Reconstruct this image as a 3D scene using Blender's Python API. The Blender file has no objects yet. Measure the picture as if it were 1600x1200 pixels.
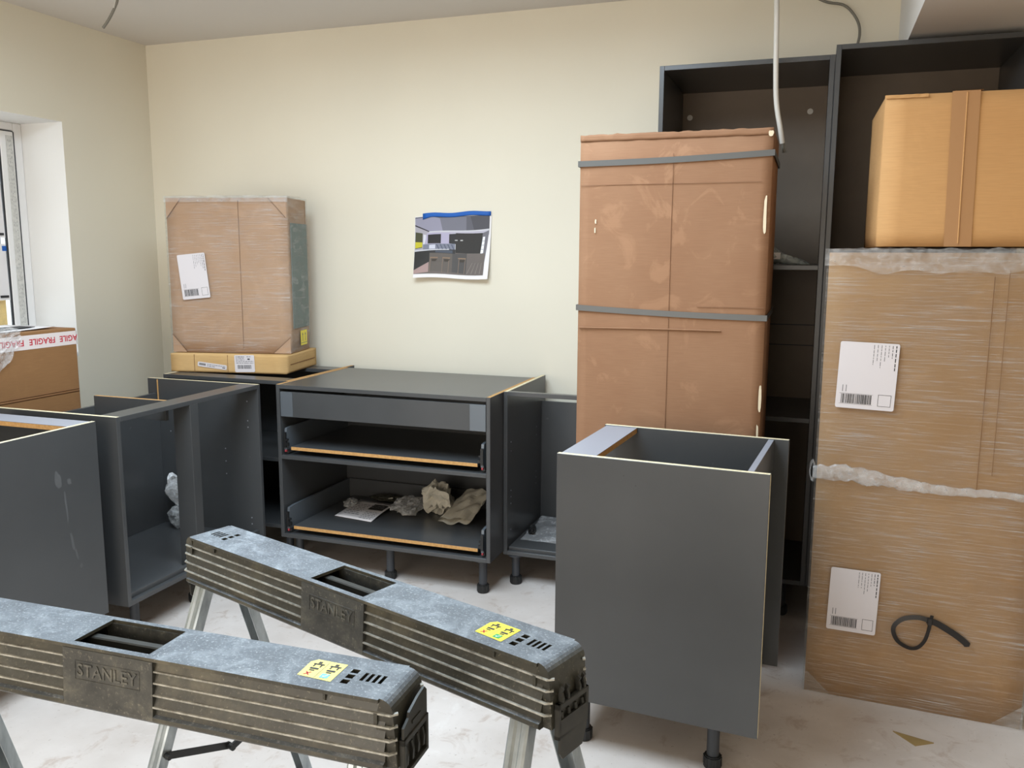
import bpy, bmesh, math, random
from mathutils import Vector, Matrix, noise

scene = bpy.context.scene
COL = scene.collection
random.seed(7)
rad = math.radians

# ------------------------------------------------------------------ camera
cam_data = bpy.data.cameras.new('camera')
cam = bpy.data.objects.new('camera', cam_data)
COL.objects.link(cam)
F = Vector((-0.3264, 0.9331, -0.1506)).normalized()
Rv = Vector((0.9437, 0.3308, 0.0041)).normalized()
U = Rv.cross(F).normalized()
Rv = F.cross(U).normalized()
cam.matrix_world = Matrix(((Rv.x, U.x, -F.x, 3.5744), (Rv.y, U.y, -F.y, -4.029),
                           (Rv.z, U.z, -F.z, 1.4627), (0, 0, 0, 1)))
cam_data.sensor_fit = 'HORIZONTAL'
cam_data.sensor_width = 36.0
cam_data.lens = 1338.17 / 1600 * 36.0
cam_data.clip_start = 0.02
scene.camera = cam

# ------------------------------------------------------------------ world, daylight, exposure
world = bpy.data.worlds.new('world')
scene.world = world
world.use_nodes = True
wbg = world.node_tree.nodes['Background']
wbg.inputs['Color'].default_value = (0.80, 0.88, 1.0, 1)
wbg.inputs['Strength'].default_value = 1.6

def area_light(name, loc, target, sx, sy, power, color):
    d = bpy.data.lights.new(name, 'AREA')
    d.shape = 'RECTANGLE'; d.size = sx; d.size_y = sy
    d.energy = power; d.color = color
    o = bpy.data.objects.new(name, d)
    COL.objects.link(o)
    o.location = loc
    o.rotation_euler = (Vector(target) - Vector(loc)).to_track_quat('-Z', 'Y').to_euler()
    return o

# daylight entering by the rooflight and the window, plus an added warm fill behind the camera
area_light('daylight_rooflight', (2.15, -2.15, 2.71), (2.15, -2.15, 0), 1.55, 1.55, 94, (0.71, 0.865, 1.0))
area_light('warm_fill_behind_camera', (2.0, -6.55, 1.15), (2.0, 0, 1.15), 3.0, 2.1, 74, (1.0, 0.845, 0.645))
area_light('daylight_window', (-0.36, -1.35, 1.52), (3, -1.35, 1.0), 1.3, 1.0, 7, (0.97, 0.97, 0.96))

vs = scene.view_settings
vs.view_transform = 'Standard'
vs.look = 'None'
vs.exposure = 0.0
vs.gamma = 1.0
vs.use_curve_mapping = False
scene.cycles.use_denoising = True
scene.cycles.max_bounces = 8
scene.cycles.transparent_max_bounces = 12

# ------------------------------------------------------------------ materials
def srgb(r, g, b):
    def c(v):
        v /= 255.0
        return v / 12.92 if v <= 0.04045 else ((v + 0.055) / 1.055) ** 2.4
    return (c(r), c(g), c(b), 1.0)

class NT:
    """small node-tree writer"""
    def __init__(self, name):
        self.m = bpy.data.materials.new(name)
        self.m.use_nodes = True
        self.t = self.m.node_tree
        self.b = self.t.nodes['Principled BSDF']
        self.out = self.t.nodes['Material Output']
        self._co = None
    def new(self, kind, **kw):
        n = self.t.nodes.new(kind)
        for k, v in kw.items():
            if k in n.inputs: n.inputs[k].default_value = v
            else: setattr(n, k, v)
        return n
    def link(self, a, b): self.t.links.new(a, b)
    def coord(self, scale=(1, 1, 1), rot=(0, 0, 0)):
        if self._co is None: self._co = self.new('ShaderNodeTexCoord')
        mp = self.new('ShaderNodeMapping')
        mp.inputs['Scale'].default_value = scale
        mp.inputs['Rotation'].default_value = rot
        self.link(self._co.outputs['Object'], mp.inputs['Vector'])
        return mp.outputs['Vector']
    def noise(self, scale, detail=3, rough=0.55, stretch=(1, 1, 1), rot=(0, 0, 0), dist=0.0):
        n = self.new('ShaderNodeTexNoise')
        n.inputs['Scale'].default_value = scale
        n.inputs['Detail'].default_value = detail
        n.inputs['Roughness'].default_value = rough
        n.inputs['Distortion'].default_value = dist
        self.link(self.coord(stretch, rot), n.inputs['Vector'])
        return n.outputs['Fac']
    def ramp(self, fac, stops, interp='LINEAR'):
        r = self.new('ShaderNodeValToRGB')
        cr = r.color_ramp
        cr.interpolation = interp
        while len(cr.elements) < len(stops): cr.elements.new(0.5)
        for e, (p, c) in zip(cr.elements, stops):
            e.position = p
            e.color = c if len(c) == 4 else (*c, 1)
        self.link(fac, r.inputs['Fac'])
        return r.outputs['Color']
    def fac(self, fac, lo, hi, a=0.0, b=1.0):
        m = self.new('ShaderNodeMapRange')
        m.inputs['From Min'].default_value = lo; m.inputs['From Max'].default_value = hi
        m.inputs['To Min'].default_value = a; m.inputs['To Max'].default_value = b
        self.link(fac, m.inputs['Value'])
        return m.outputs['Result']
    def mix(self, fac, a, b):
        m = self.new('ShaderNodeMix', data_type='RGBA')
        for v, i in ((a, 6), (b, 7)):
            if isinstance(v, tuple): m.inputs[i].default_value = v
            else: self.link(v, m.inputs[i])
        if isinstance(fac, (int, float)): m.inputs[0].default_value = fac
        else: self.link(fac, m.inputs[0])
        return m.outputs[2]
    def math(self, op, a, b):
        m = self.new('ShaderNodeMath', operation=op)
        for i, v in enumerate((a, b)):
            if isinstance(v, (int, float)): m.inputs[i].default_value = v
            else: self.link(v, m.inputs[i])
        return m.outputs[0]
    def bump(self, h, strength=0.3, dist=0.002, target=None):
        b = self.new('ShaderNodeBump')
        b.inputs['Strength'].default_value = strength
        b.inputs['Distance'].default_value = dist
        self.link(h, b.inputs['Height'])
        self.link(b.outputs['Normal'], (target or self.b).inputs['Normal'])
    def col(self, c):
        if isinstance(c, tuple): self.b.inputs['Base Color'].default_value = c
        else: self.link(c, self.b.inputs['Base Color'])
    def set(self, rough=0.5, metal=0.0, spec=0.5):
        self.b.inputs['Roughness'].default_value = rough
        self.b.inputs['Metallic'].default_value = metal
        self.b.inputs['Specular IOR Level'].default_value = spec

def plain(name, c, rough=0.5, metal=0.0, spec=0.5, var=0.0, scale=8):
    n = NT(name)
    if var:
        d = tuple(x * (1 - var) for x in c[:3]) + (1,)
        l = tuple(min(1, x * (1 + var)) for x in c[:3]) + (1,)
        n.col(n.ramp(n.noise(scale), [(0.3, d), (0.7, l)]))
    else:
        n.col(c)
    n.set(rough, metal, spec)
    return n.m

def mat_wall(name, c):
    n = NT(name)
    d = tuple(x * 0.965 for x in c[:3]) + (1,)
    n.col(n.ramp(n.noise(1.3, 2), [(0.35, d), (0.65, c)]))
    n.set(0.72, 0, 0.25)
    n.bump(n.noise(90, 2), 0.06, 0.001)
    return n.m

def mat_floor():
    n = NT('pale_floor_screed')
    base = n.ramp(n.noise(2.2, 5, 0.6), [(0.3, srgb(188, 178, 170)), (0.7, srgb(212, 204, 198))])
    st = n.fac(n.noise(9, 6, 0.65, dist=0.6), 0.56, 0.66)
    base = n.mix(n.math('MULTIPLY', st, 0.55), base, srgb(166, 146, 132))
    sp = n.fac(n.noise(70, 3, 0.6), 0.66, 0.72)
    base = n.mix(n.math('MULTIPLY', sp, 0.6), base, srgb(150, 136, 124))
    du = n.fac(n.noise(4.5, 6, 0.7, dist=1.0), 0.60, 0.72)
    base = n.mix(n.math('MULTIPLY', du, 0.5), base, srgb(224, 219, 214))
    n.col(base); n.set(0.62, 0, 0.35)
    n.bump(n.noise(55, 4), 0.15, 0.002)
    return n.m

def mat_melamine():
    n = NT('graphite_melamine')
    c = n.ramp(n.noise(3, 3), [(0.3, srgb(67, 68, 69)), (0.7, srgb(73, 74, 75))])
    d = n.fac(n.noise(26, 5, 0.7), 0.70, 0.82)
    c = n.mix(n.math('MULTIPLY', d, 0.30), c, srgb(150, 150, 148))
    n.col(c); n.set(0.29, 0, 0.5)
    return n.m

def mat_chip():
    n = NT('raw_chipboard_edge')
    n.col(n.ramp(n.noise(90, 3), [(0.3, srgb(184, 138, 84)), (0.7, srgb(204, 160, 104))]))
    n.set(0.8, 0, 0.2)
    return n.m

def mat_pale_edge():
    n = NT('pale_raw_board_edge')
    n.col(n.ramp(n.noise(160, 3), [(0.3, srgb(206, 190, 150)), (0.7, srgb(236, 224, 192))]))
    n.set(0.75, 0, 0.2)
    return n.m

def mat_card(name, c1, c2, scuff=0.45, seed_rot=0.0):
    n = NT(name)
    base = n.ramp(n.noise(2.4, 4, rot=(seed_rot, seed_rot, 0)), [(0.3, c1), (0.7, c2)])
    corr = n.noise(5, 2, 0.5, stretch=(3, 3, 60))
    base = n.mix(n.fac(corr, 0.35, 0.7, 0.0, 0.22), base, tuple(x * 0.72 for x in c1[:3]) + (1,))
    sc = n.fac(n.noise(6.5, 6, 0.62, dist=1.4, rot=(0.4, seed_rot, 0.2)), 0.56, 0.64)
    base = n.mix(n.math('MULTIPLY', sc, scuff), base, tuple(min(1, x * 1.32) for x in c2[:3]) + (1,))
    n.col(base); n.set(0.78, 0, 0.25)
    n.bump(corr, 0.12, 0.0015)
    return n.m

def mat_film(name, haze=0.10, streak=0.35, tint=(0.92, 0.93, 0.93, 1), stretch=(2.5, 2.5, 42), rot=(0, 0.06, 0)):
    """clear stretch film: see-through with glossy horizontal wrinkles"""
    n = NT(name)
    n.t.nodes.remove(n.b)
    tr = n.new('ShaderNodeBsdfTransparent'); tr.inputs['Color'].default_value = tint
    gl = n.new('ShaderNodeBsdfPrincipled')
    gl.inputs['Base Color'].default_value = (0.78, 0.78, 0.77, 1)
    gl.inputs['Roughness'].default_value = 0.16
    gl.inputs['Specular IOR Level'].default_value = 0.8
    w1 = n.noise(3.0, 5, 0.65, stretch=stretch, rot=rot, dist=0.35)
    w2 = n.noise(7.0, 3, 0.6, stretch=(2, 2, 16), rot=(rot[0], -rot[1] * 2, 0))
    lo = n.fac(n.noise(4.5, 3, 0.6, stretch=(1, 1, 2.2)), 0.36, 0.66, 0.25, 1.0)
    f = n.math('ADD', n.math('MULTIPLY', n.fac(w1, 0.50, 0.68, haze, streak), lo), n.fac(w2, 0.62, 0.80, 0.0, streak * 0.6))
    n.bump(n.math('ADD', w1, n.math('MULTIPLY', w2, 0.6)), 0.9, 0.006, gl)
    mx = n.new('ShaderNodeMixShader')
    n.link(f, mx.inputs[0]); n.link(tr.outputs[0], mx.inputs[1]); n.link(gl.outputs[0], mx.inputs[2])
    n.link(mx.outputs[0], n.out.inputs['Surface'])
    return n.m

def mat_poly(name, fac=0.35, col=(0.8, 0.8, 0.8, 1), rough=0.15):
    """thin crinkled clear plastic"""
    n = NT(name)
    n.t.nodes.remove(n.b)
    tr = n.new('ShaderNodeBsdfTransparent')
    gl = n.new('ShaderNodeBsdfPrincipled')
    gl.inputs['Base Color'].default_value = col
    gl.inputs['Roughness'].default_value = rough
    gl.inputs['Specular IOR Level'].default_value = 0.9
    w = n.noise(40, 4, 0.6, dist=0.5)
    n.bump(w, 0.6, 0.004, gl)
    mx = n.new('ShaderNodeMixShader')
    n.link(n.fac(w, 0.35, 0.7, fac * 0.5, min(1, fac * 1.5)), mx.inputs[0])
    n.link(tr.outputs[0], mx.inputs[1]); n.link(gl.outputs[0], mx.inputs[2])
    n.link(mx.outputs[0], n.out.inputs['Surface'])
    return n.m

def mat_saw():
    """black plastic with pale plaster dust on faces that look up, a bluish sky sheen mixed into its colour"""
    n = NT('dusty_black_plastic')
    g = n.new('ShaderNodeNewGeometry')
    sx = n.new('ShaderNodeSeparateXYZ')
    n.link(g.outputs['Normal'], sx.inputs[0])
    up = n.fac(sx.outputs['Z'], 0.35, 0.95)
    base = n.ramp(n.noise(7, 5, 0.65), [(0.3, srgb(40, 40, 36)), (0.52, srgb(62, 61, 53)), (0.74, srgb(104, 99, 83))])
    spk = n.fac(n.noise(150, 4, 0.7), 0.60, 0.74)
    base = n.mix(n.math('MULTIPLY', spk, 0.5), base, srgb(160, 154, 134))
    dust = n.ramp(n.noise(13, 7, 0.7, dist=0.8), [(0.3, srgb(78, 84, 90)), (0.52, srgb(104, 111, 117)), (0.72, srgb(150, 157, 162))])
    spk2 = n.fac(n.noise(190, 4, 0.75), 0.54, 0.68)
    dust = n.mix(n.math('MULTIPLY', spk2, 0.6), dust, srgb(190, 195, 198))
    n.col(n.mix(up, base, dust))
    n.set(0.42, 0, 0.5)
    n.bump(n.noise(120, 4, 0.7), 0.2, 0.001)
    return n.m

def mat_galv():
    n = NT('galvanised_steel')
    n.col(n.ramp(n.noise(30, 4, 0.6, stretch=(1, 1, 0.3)), [(0.3, srgb(138, 146, 150)), (0.7, srgb(186, 194, 198))]))
    n.set(0.38, 0.75, 0.5)
    n.bump(n.noise(45, 3), 0.1, 0.001)
    return n.m

MAT = {
    'wall': mat_wall('cream_wall_paint', srgb(232, 225, 207)),
    'ceil': mat_wall('white_ceiling_paint', srgb(222, 217, 212)),
    'reveal': mat_wall('white_plaster', srgb(238, 236, 232)),
    'floor': mat_floor(),
    'mel': mat_melamine(),
    'chip': mat_chip(),
    'pale': mat_pale_edge(),
    'back': plain('wall_lit_back_board', srgb(118, 104, 90), 0.5, 0, 0.3, 0.05),  # brown tone stands for light reflected off the cream wall
    'rail': plain('lilac_grey_rail_top', srgb(150, 152, 160), 0.4),  # on rail tops the pale lilac stands for sky light from above
    'metal': plain('grey_drawer_metal', srgb(104, 110, 116), 0.35, 0.3),
    'dmetal': plain('dark_drawer_metal', srgb(66, 67, 68), 0.4, 0.3),
    'black': plain('black_plastic', srgb(26, 27, 28), 0.42),
    'legp': plain('charcoal_leg_plastic', srgb(52, 55, 60), 0.42),
    'red': plain('red_clip_plastic', srgb(150, 50, 56), 0.5),
    'card_tall': mat_card('reddish_cardboard', srgb(142, 104, 77), srgb(154, 117, 89), 0.34),
    'card_top': mat_card('golden_cardboard', srgb(196, 148, 96), srgb(206, 160, 108), 0.06, 1.2),
    'card_wrap': mat_card('wrapped_cardboard', srgb(158, 122, 86), srgb(172, 136, 98), 0.15, 0.7),
    'card_pink': mat_card('pinkish_cardboard', srgb(176, 140, 110), srgb(190, 154, 124), 0.15, 0.3),
    'card_flat': mat_card('pale_brown_cardboard', srgb(196, 158, 104), srgb(208, 172, 120), 0.1, 2.0),
    'card_frag': mat_card('brown_cardboard', srgb(140, 102, 66), srgb(150, 110, 72), 0.1, 2.6),
    'crease': plain('cardboard_crease', srgb(120, 82, 50), 0.8),
    'creaset': plain('faint_cardboard_crease', srgb(136, 99, 72), 0.8),
    'torn': plain('torn_cardboard_paper', srgb(222, 206, 176), 0.85),
    'kraft': plain('brown_parcel_tape', srgb(172, 128, 86), 0.3, 0, 0.5),
    'strap': plain('grey_packing_strap', srgb(84, 84, 82), 0.35),
    'foam': plain('grey_packing_board', srgb(122, 132, 128), 0.7, 0, 0.3, 0.06),
    'film': mat_film('clear_stretch_film', 0.07, 0.46, stretch=(1.8, 1.8, 74), rot=(0, 0.05, 0)),
    'film_side': mat_film('dense_stretch_film', 0.22, 0.55),
    'poly': mat_poly('crinkled_clear_plastic', 0.34),
    'polyt': mat_poly('thin_clear_film', 0.22),
    'polyr': mat_poly('bunched_clear_film', 0.26),
    'polyd': mat_poly('crinkled_foil_plastic', 0.62, (0.62, 0.63, 0.63, 1)),
    'paper': plain('white_paper', srgb(236, 232, 232), 0.65, 0, 0.3),
    'labelp': plain('white_label_paper', srgb(214, 208, 210), 0.5, 0, 0.4),
    'bagpaper': plain('crumpled_beige_paper', srgb(206, 200, 184), 0.6, 0, 0.3, 0.06, 20),
    'foil': plain('dark_foil', srgb(72, 70, 62), 0.25, 0.5),
    'ink': plain('black_ink', srgb(44, 44, 46), 0.6),
    'inkg': plain('grey_ink', srgb(120, 118, 122), 0.6),
    'redink': plain('red_ink', srgb(196, 34, 56), 0.55),
    'tapew': plain('white_fragile_tape', srgb(232, 220, 216), 0.35),
    'blue': plain('blue_masking_tape', srgb(20, 92, 178), 0.6),
    'saw': mat_saw(),
    'sawd': plain('dark_saw_plastic', srgb(46, 46, 42), 0.5, 0, 0.4, 0.2, 30),
    'galv': mat_galv(),
    'yellow': plain('yellow_sticker', srgb(244, 226, 70), 0.45),
    'green': plain('green_print', srgb(52, 160, 96), 0.5),
    'teal': plain('teal_print', srgb(120, 190, 200), 0.5),
    'upvc': plain('white_window_plastic', srgb(240, 238, 236), 0.3),
    'gasket': plain('black_gasket', srgb(40, 42, 46), 0.6),
    'protect': plain('printed_protective_film', srgb(206, 204, 198), 0.35, 0, 0.5, 0.12, 60),
    'cable_w': plain('white_cable_sheath', srgb(206, 202, 194), 0.5),
    'cable_g': plain('grey_cable_sheath', srgb(120, 116, 106), 0.5),
    'fence': plain('yellow_fence_timber', srgb(226, 186, 110), 0.8, 0, 0.2, 0.12, 14),
    'slate': plain('dark_roof_slate', srgb(76, 76, 82), 0.7, 0, 0.3, 0.15, 20),
    'brick': plain('grey_house_render', srgb(150, 146, 144), 0.8, 0, 0.2, 0.1, 4),
    'ply': plain('olive_brown_veneer', srgb(150, 128, 84), 0.5, 0, 0.4, 0.08, 30),
    'tie': plain('black_cable_tie', srgb(30, 26, 24), 0.45),
}
def mat_glass():
    n = NT('window_glass')
    n.t.nodes.remove(n.b)
    tr = n.new('ShaderNodeBsdfTransparent'); tr.inputs['Color'].default_value = (0.93, 0.96, 0.96, 1)
    gl = n.new('ShaderNodeBsdfGlossy'); gl.inputs['Roughness'].default_value = 0.02
    mx = n.new('ShaderNodeMixShader'); mx.inputs[0].default_value = 0.06
    n.link(tr.outputs[0], mx.inputs[1]); n.link(gl.outputs[0], mx.inputs[2])
    n.link(mx.outputs[0], n.out.inputs['Surface'])
    return n.m
MAT['glass'] = mat_glass()

# ------------------------------------------------------------------ mesh helpers
class B:
    def __init__(self): self.bm = bmesh.new()
    def box(self, x0, x1, y0, y1, z0, z1, m=0, fm=None, bev=0.0, seg=1):
        if x0 > x1: x0, x1 = x1, x0
        if y0 > y1: y0, y1 = y1, y0
        if z0 > z1: z0, z1 = z1, z0
        bm = self.bm
        v = [bm.verts.new((x, y, z)) for x in (x0, x1) for y in (y0, y1) for z in (z0, z1)]
        Q = {'-x': (0, 1, 3, 2), '+x': (4, 6, 7, 5), '-y': (0, 4, 5, 1), '+y': (2, 3, 7, 6),
             '-z': (0, 2, 6, 4), '+z': (1, 5, 7, 3)}
        fs = []
        for k, q in Q.items():
            f = bm.faces.new([v[i] for i in q])
            f.material_index = (fm or {}).get(k, m)
            fs.append(f)
        if bev:
            es = list({e for f in fs for e in f.edges})
            bmesh.ops.bevel(bm, geom=es, offset=bev, segments=seg, affect='EDGES', profile=0.6)
        return self
    def poly(self, pts, m=0):
        f = self.bm.faces.new([self.bm.verts.new(p) for p in pts])
        f.material_index = m
        return self
    def prism(self, poly, axis, a, b, m=0):
        """2D polygon extruded along axis ('x','y','z'); polygon coords are the two other axes in order"""
        def P(p, t):
            return {'x': (t, p[0], p[1]), 'y': (p[0], t, p[1]), 'z': (p[0], p[1], t)}[axis]
        bm = self.bm
        A = [bm.verts.new(P(p, a)) for p in poly]
        C = [bm.verts.new(P(p, b)) for p in poly]
        n = len(poly)
        for f in [bm.faces.new(A), bm.faces.new(C[::-1])] + [bm.faces.new((A[i], A[(i + 1) % n], C[(i + 1) % n], C[i])) for i in range(n)]:
            f.material_index = m
        return self
    def tube(self, pts, r, n=10, m=0, cap=True):
        bm = self.bm
        pts = [Vector(p) for p in pts]
        rr = r if isinstance(r, (list, tuple)) else [r] * len(pts)
        rings = []
        up = None
        for i, p in enumerate(pts):
            d = (pts[min(i + 1, len(pts) - 1)] - pts[max(i - 1, 0)]).normalized()
            if up is None: up = d.orthogonal().normalized()
            s = d.cross(up)
            if s.length < 1e-5: s = d.orthogonal()
            s.normalize(); up = s.cross(d).normalized()
            rings.append([bm.verts.new(p + (math.cos(2 * math.pi * k / n) * s + math.sin(2 * math.pi * k / n) * up) * rr[i]) for k in range(n)])
        for a, b in zip(rings, rings[1:]):
            for k in range(n):
                f = bm.faces.new((a[k], a[(k + 1) % n], b[(k + 1) % n], b[k]))
                f.material_index = m; f.smooth = True
        if cap:
            for ring in (rings[0][::-1], rings[-1]):
                f = bm.faces.new(ring); f.material_index = m
                for e in f.edges: e.smooth = False
        return self
    def grid(self, nu, nv, fn, m=0, smooth=True):
        bm = self.bm
        V = [[bm.verts.new(fn(i / nu, j / nv)) for j in range(nv + 1)] for i in range(nu + 1)]
        for i in range(nu):
            for j in range(nv):
                f = bm.faces.new((V[i][j], V[i + 1][j], V[i + 1][j + 1], V[i][j + 1]))
                f.material_index = m; f.smooth = smooth
        return self
    def fix(self):
        bmesh.ops.recalc_face_normals(self.bm, faces=self.bm.faces)
        return self

W = {}
def thing(name, loc, label, cat, rz=0.0, group=None):
    o = bpy.data.objects.new(name, None)
    o.empty_display_size = 0.05
    COL.objects.link(o)
    o.location = loc; o.rotation_euler = (0, 0, rz)
    W[o] = Matrix.Translation(loc) @ Matrix.Rotation(rz, 4, 'Z')
    return tag(o, label, cat, group)
def tag(o, label, cat, group=None):
    o['label'] = label; o['category'] = cat
    if group: o['group'] = group
    return o
def obj(name, b, mats, parent=None, label=None, local=False, fix=True):
    """link a builder as one mesh object; world coordinates unless local"""
    if fix: b.fix()
    me = bpy.data.meshes.new(name)
    b.bm.to_mesh(me); b.bm.free()
    for k in (mats if isinstance(mats, (list, tuple)) else [mats]):
        me.materials.append(MAT[k] if isinstance(k, str) else k)
    o = bpy.data.objects.new(name, me)
    COL.objects.link(o)
    if parent is not None:
        if not local: me.transform(W[parent].inverted())
        o.parent = parent
        W[o] = W[parent]
    else:
        W[o] = Matrix.Identity(4)
    if label: o['label'] = label
    return o
def solo(name, b, mats, loc, label, cat, group=None):
    """a thing made of one mesh, built in world coordinates with its origin at loc"""
    o = obj(name, b, mats)
    o.data.transform(Matrix.Translation(-Vector(loc)))
    o.location = loc
    W[o] = Matrix.Translation(loc)
    return tag(o, label, cat, group)
def struct(name, b, mats, parent=None):
    o = obj(name, b, mats, parent)
    if parent is None: o['kind'] = 'structure'
    return o

def text_mesh(txt, size, depth=0.0, bold=0.0):
    cu = bpy.data.curves.new('lettering', 'FONT')
    cu.body = txt; cu.size = size; cu.extrude = depth; cu.offset = bold
    cu.align_x = 'CENTER'; cu.align_y = 'CENTER'
    cu.resolution_u = 3
    to = bpy.data.objects.new('lettering', cu)
    COL.objects.link(to)
    bpy.context.view_layer.update()
    dg = bpy.context.evaluated_depsgraph_get()
    me = bpy.data.meshes.new_from_object(to.evaluated_get(dg))
    bpy.data.objects.remove(to); bpy.data.curves.remove(cu)
    return me
def text_obj(name, txt, size, mat, matrix, parent, depth=0.0, bold=0.0, local=False):
    me = text_mesh(txt, size, depth, bold)
    me.transform(matrix)
    if not local: me.transform(W[parent].inverted())
    me.materials.clear(); me.materials.append(MAT[mat])
    me.name = name
    o = bpy.data.objects.new(name, me)
    COL.objects.link(o)
    o.parent = parent; W[o] = W[parent]
    return o
def frame(o, ex, ey):
    """matrix that maps text plane x,y,z to ex, ey, ex*ey at o"""
    ex = Vector(ex).normalized(); ey = Vector(ey).normalized(); ez = ex.cross(ey)
    return Matrix(((ex.x, ey.x, ez.x, o[0]), (ex.y, ey.y, ez.y, o[1]), (ex.z, ey.z, ez.z, o[2]), (0, 0, 0, 1)))

# ------------------------------------------------------------------ the room
RX, RY, H = 5.3, -6.6, 2.596
b = B(); b.box(-0.0, RX, RY, 0, -0.12, 0)
struct('floor', b, 'floor')
b = B(); b.box(-0.4, RX + 0.2, 0, 0.2, -0.12, H + 0.1)
struct('wall_back', b, 'wall')
b = B(); b.box(RX, RX + 0.2, RY, 0, -0.12, H + 0.1)
struct('wall_right', b, 'wall')
# left wall with a window opening
WY0, WY1, WZ0, WZ1 = -2.06, -0.61, 0.93, 2.102
b = B()
b.box(-0.4, 0, WY1, 0, -0.12, H + 0.1, 0, {'-y': 1})
b.box(-0.4, 0, RY, WY0, -0.12, H + 0.1, 0, {'+y': 1})
b.box(-0.4, 0, WY0, WY1, -0.12, WZ0, 0, {'+z': 1})
b.box(-0.4, 0, WY0, WY1, WZ1, H + 0.1, 0, {'-z': 1})
struct('wall_left', b, ['wall', 'reveal'])
# wall behind the camera with an assumed, unseen opening at the fill lamp
b = B()
b.box(-0.4, 0.5, RY - 0.2, RY, -0.12, H + 0.1)
b.box(3.5, RX + 0.2, RY - 0.2, RY, -0.12, H + 0.1)
b.box(0.5, 3.5, RY - 0.2, RY, 2.2, H + 0.1)
struct('wall_front', b, 'wall')
# ceiling with a rooflight opening
ox0, ox1, oy0, oy1 = 1.35, 2.95, -2.95, -1.35
b = B()
b.box(-0.4, ox0, RY - 0.2, 0.2, H, H + 0.12)
b.box(ox1, RX + 0.2, RY - 0.2, 0.2, H, H + 0.12)
b.box(ox0, ox1, RY - 0.2, oy0, H, H + 0.12)
b.box(ox0, ox1, oy1, 0.2, H, H + 0.12)
struct('ceiling', b, 'ceil')
# boxed-in beam dropping from the ceiling over the tall units
b = B(); b.box(3.85, RX, -3.0, 0, 2.238, H, 0, {'-z': 1})
struct('trim_1', b, ['reveal', 'ceil'])

# window
b = B()
fx0, fx1 = -0.33, -0.27
fw = 0.050
b.box(fx0, fx1, WY1 - fw, WY1, WZ0 + 0.03, WZ1, bev=0.004)
b.box(fx0, fx1, WY0, WY0 + fw, WZ0 + 0.03, WZ1, bev=0.004)
b.box(fx0, fx1, WY0 + fw, WY1 - fw, WZ1 - fw + 0.01, WZ1, bev=0.004)
b.box(fx0, fx1, WY0 + fw, WY1 - fw, WZ0 + 0.03, WZ0 + 0.03 + fw, bev=0.004)
win = struct('window_1', b, 'upvc')
b = B()
s0, s1 = WY1 - fw - 0.006, WY0 + fw + 0.006
zt, zb = WZ1 - fw + 0.004, WZ0 + 0.03 + fw + 0.006
sw = 0.076
for a, c, d, e in ((s0 - sw, s0, zb, zt), (s1, s1 + sw, zb, zt), (s1 + sw, s0 - sw, zt - 0.075, zt), (s1 + sw, s0 - sw, zb, zb + 0.075)):
    b.box(fx0 + 0.01, fx1 + 0.006, a, c, d, e, bev=0.003)
sash = struct('window_sash', b, 'upvc', win)
b = B()
b.box(fx1 + 0.0065, fx1 + 0.0075, s0 - 0.046, s0 - 0.006, zb + 0.02, zt - 0.02)
struct('protective_strip', b, 'protect', win)
b = B()
for i in range(46):
    z = zb + 0.04 + i * 0.021
    for k in range(random.randint(1, 3)):
        h = random.uniform(0.004, 0.012); o_ = random.uniform(0, 0.008)
        y = s0 - 0.018 - k * 0.009
        b.box(fx1 + 0.0075, fx1 + 0.0079, y - 0.0014, y, z + o_, z + o_ + h)
struct('strip_print', b, 'inkg', win)
b = B()
b.box(fx0 + 0.002, fx1 + 0.004, s0, s0 + 0.006, zb, zt)
b.box(fx0 + 0.002, fx1 + 0.004, s1, s0, zt, zt + 0.004)
struct('gasket', b, 'gasket', win)
b = B(); b.box(fx1 - 0.012, fx1 - 0.007, s1 + sw, s0 - sw, zb + 0.07, zt - 0.07)
struct('pane', b, 'glass', win)
b = B(); b.box(fx1 - 0.006, fx1 + 0.002, s0 - sw - 0.010, s0 - sw, zb + 0.075, zt - 0.075)
struct('bead', b, 'gasket', win)
b = B(); b.box(fx1, 0.0, WY0, WY1, WZ0, WZ0 + 0.022, bev=0.004)
struct('window_sill', b, 'upvc', win)
# paper sheets stuck on the pane with blue tape
def sheet_on_glass(z0, z1, y0, y1):
    b = B()
    x = fx1 - 0.007
    b.grid(6, 10, lambda u, v: (x + 0.012 * (1 - v) * math.sin(u * 2.4) ** 2 + 0.004, y0 + (y1 - y0) * u, z0 + (z1 - z0) * v))
    r = obj('window_sheet', b, 'paper', win)
    b = B(); b.box(x + 0.001, x + 0.006, y1 - 0.02, y1 + 0.012, z1 - 0.035, z1 - 0.01)
    obj('tape', b, 'blue', r)
    b = B(); b.box(x + 0.016, x + 0.0165, y1 - 0.06, y1 - 0.012, z0 + 0.012, z0 + 0.024)
    obj('print', b, 'ink', r)
sheet_on_glass(1.53, 1.90, -1.10, s0 - sw - 0.014)
sheet_on_glass(1.22, 1.50, -1.10, s0 - sw - 0.014)

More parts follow.
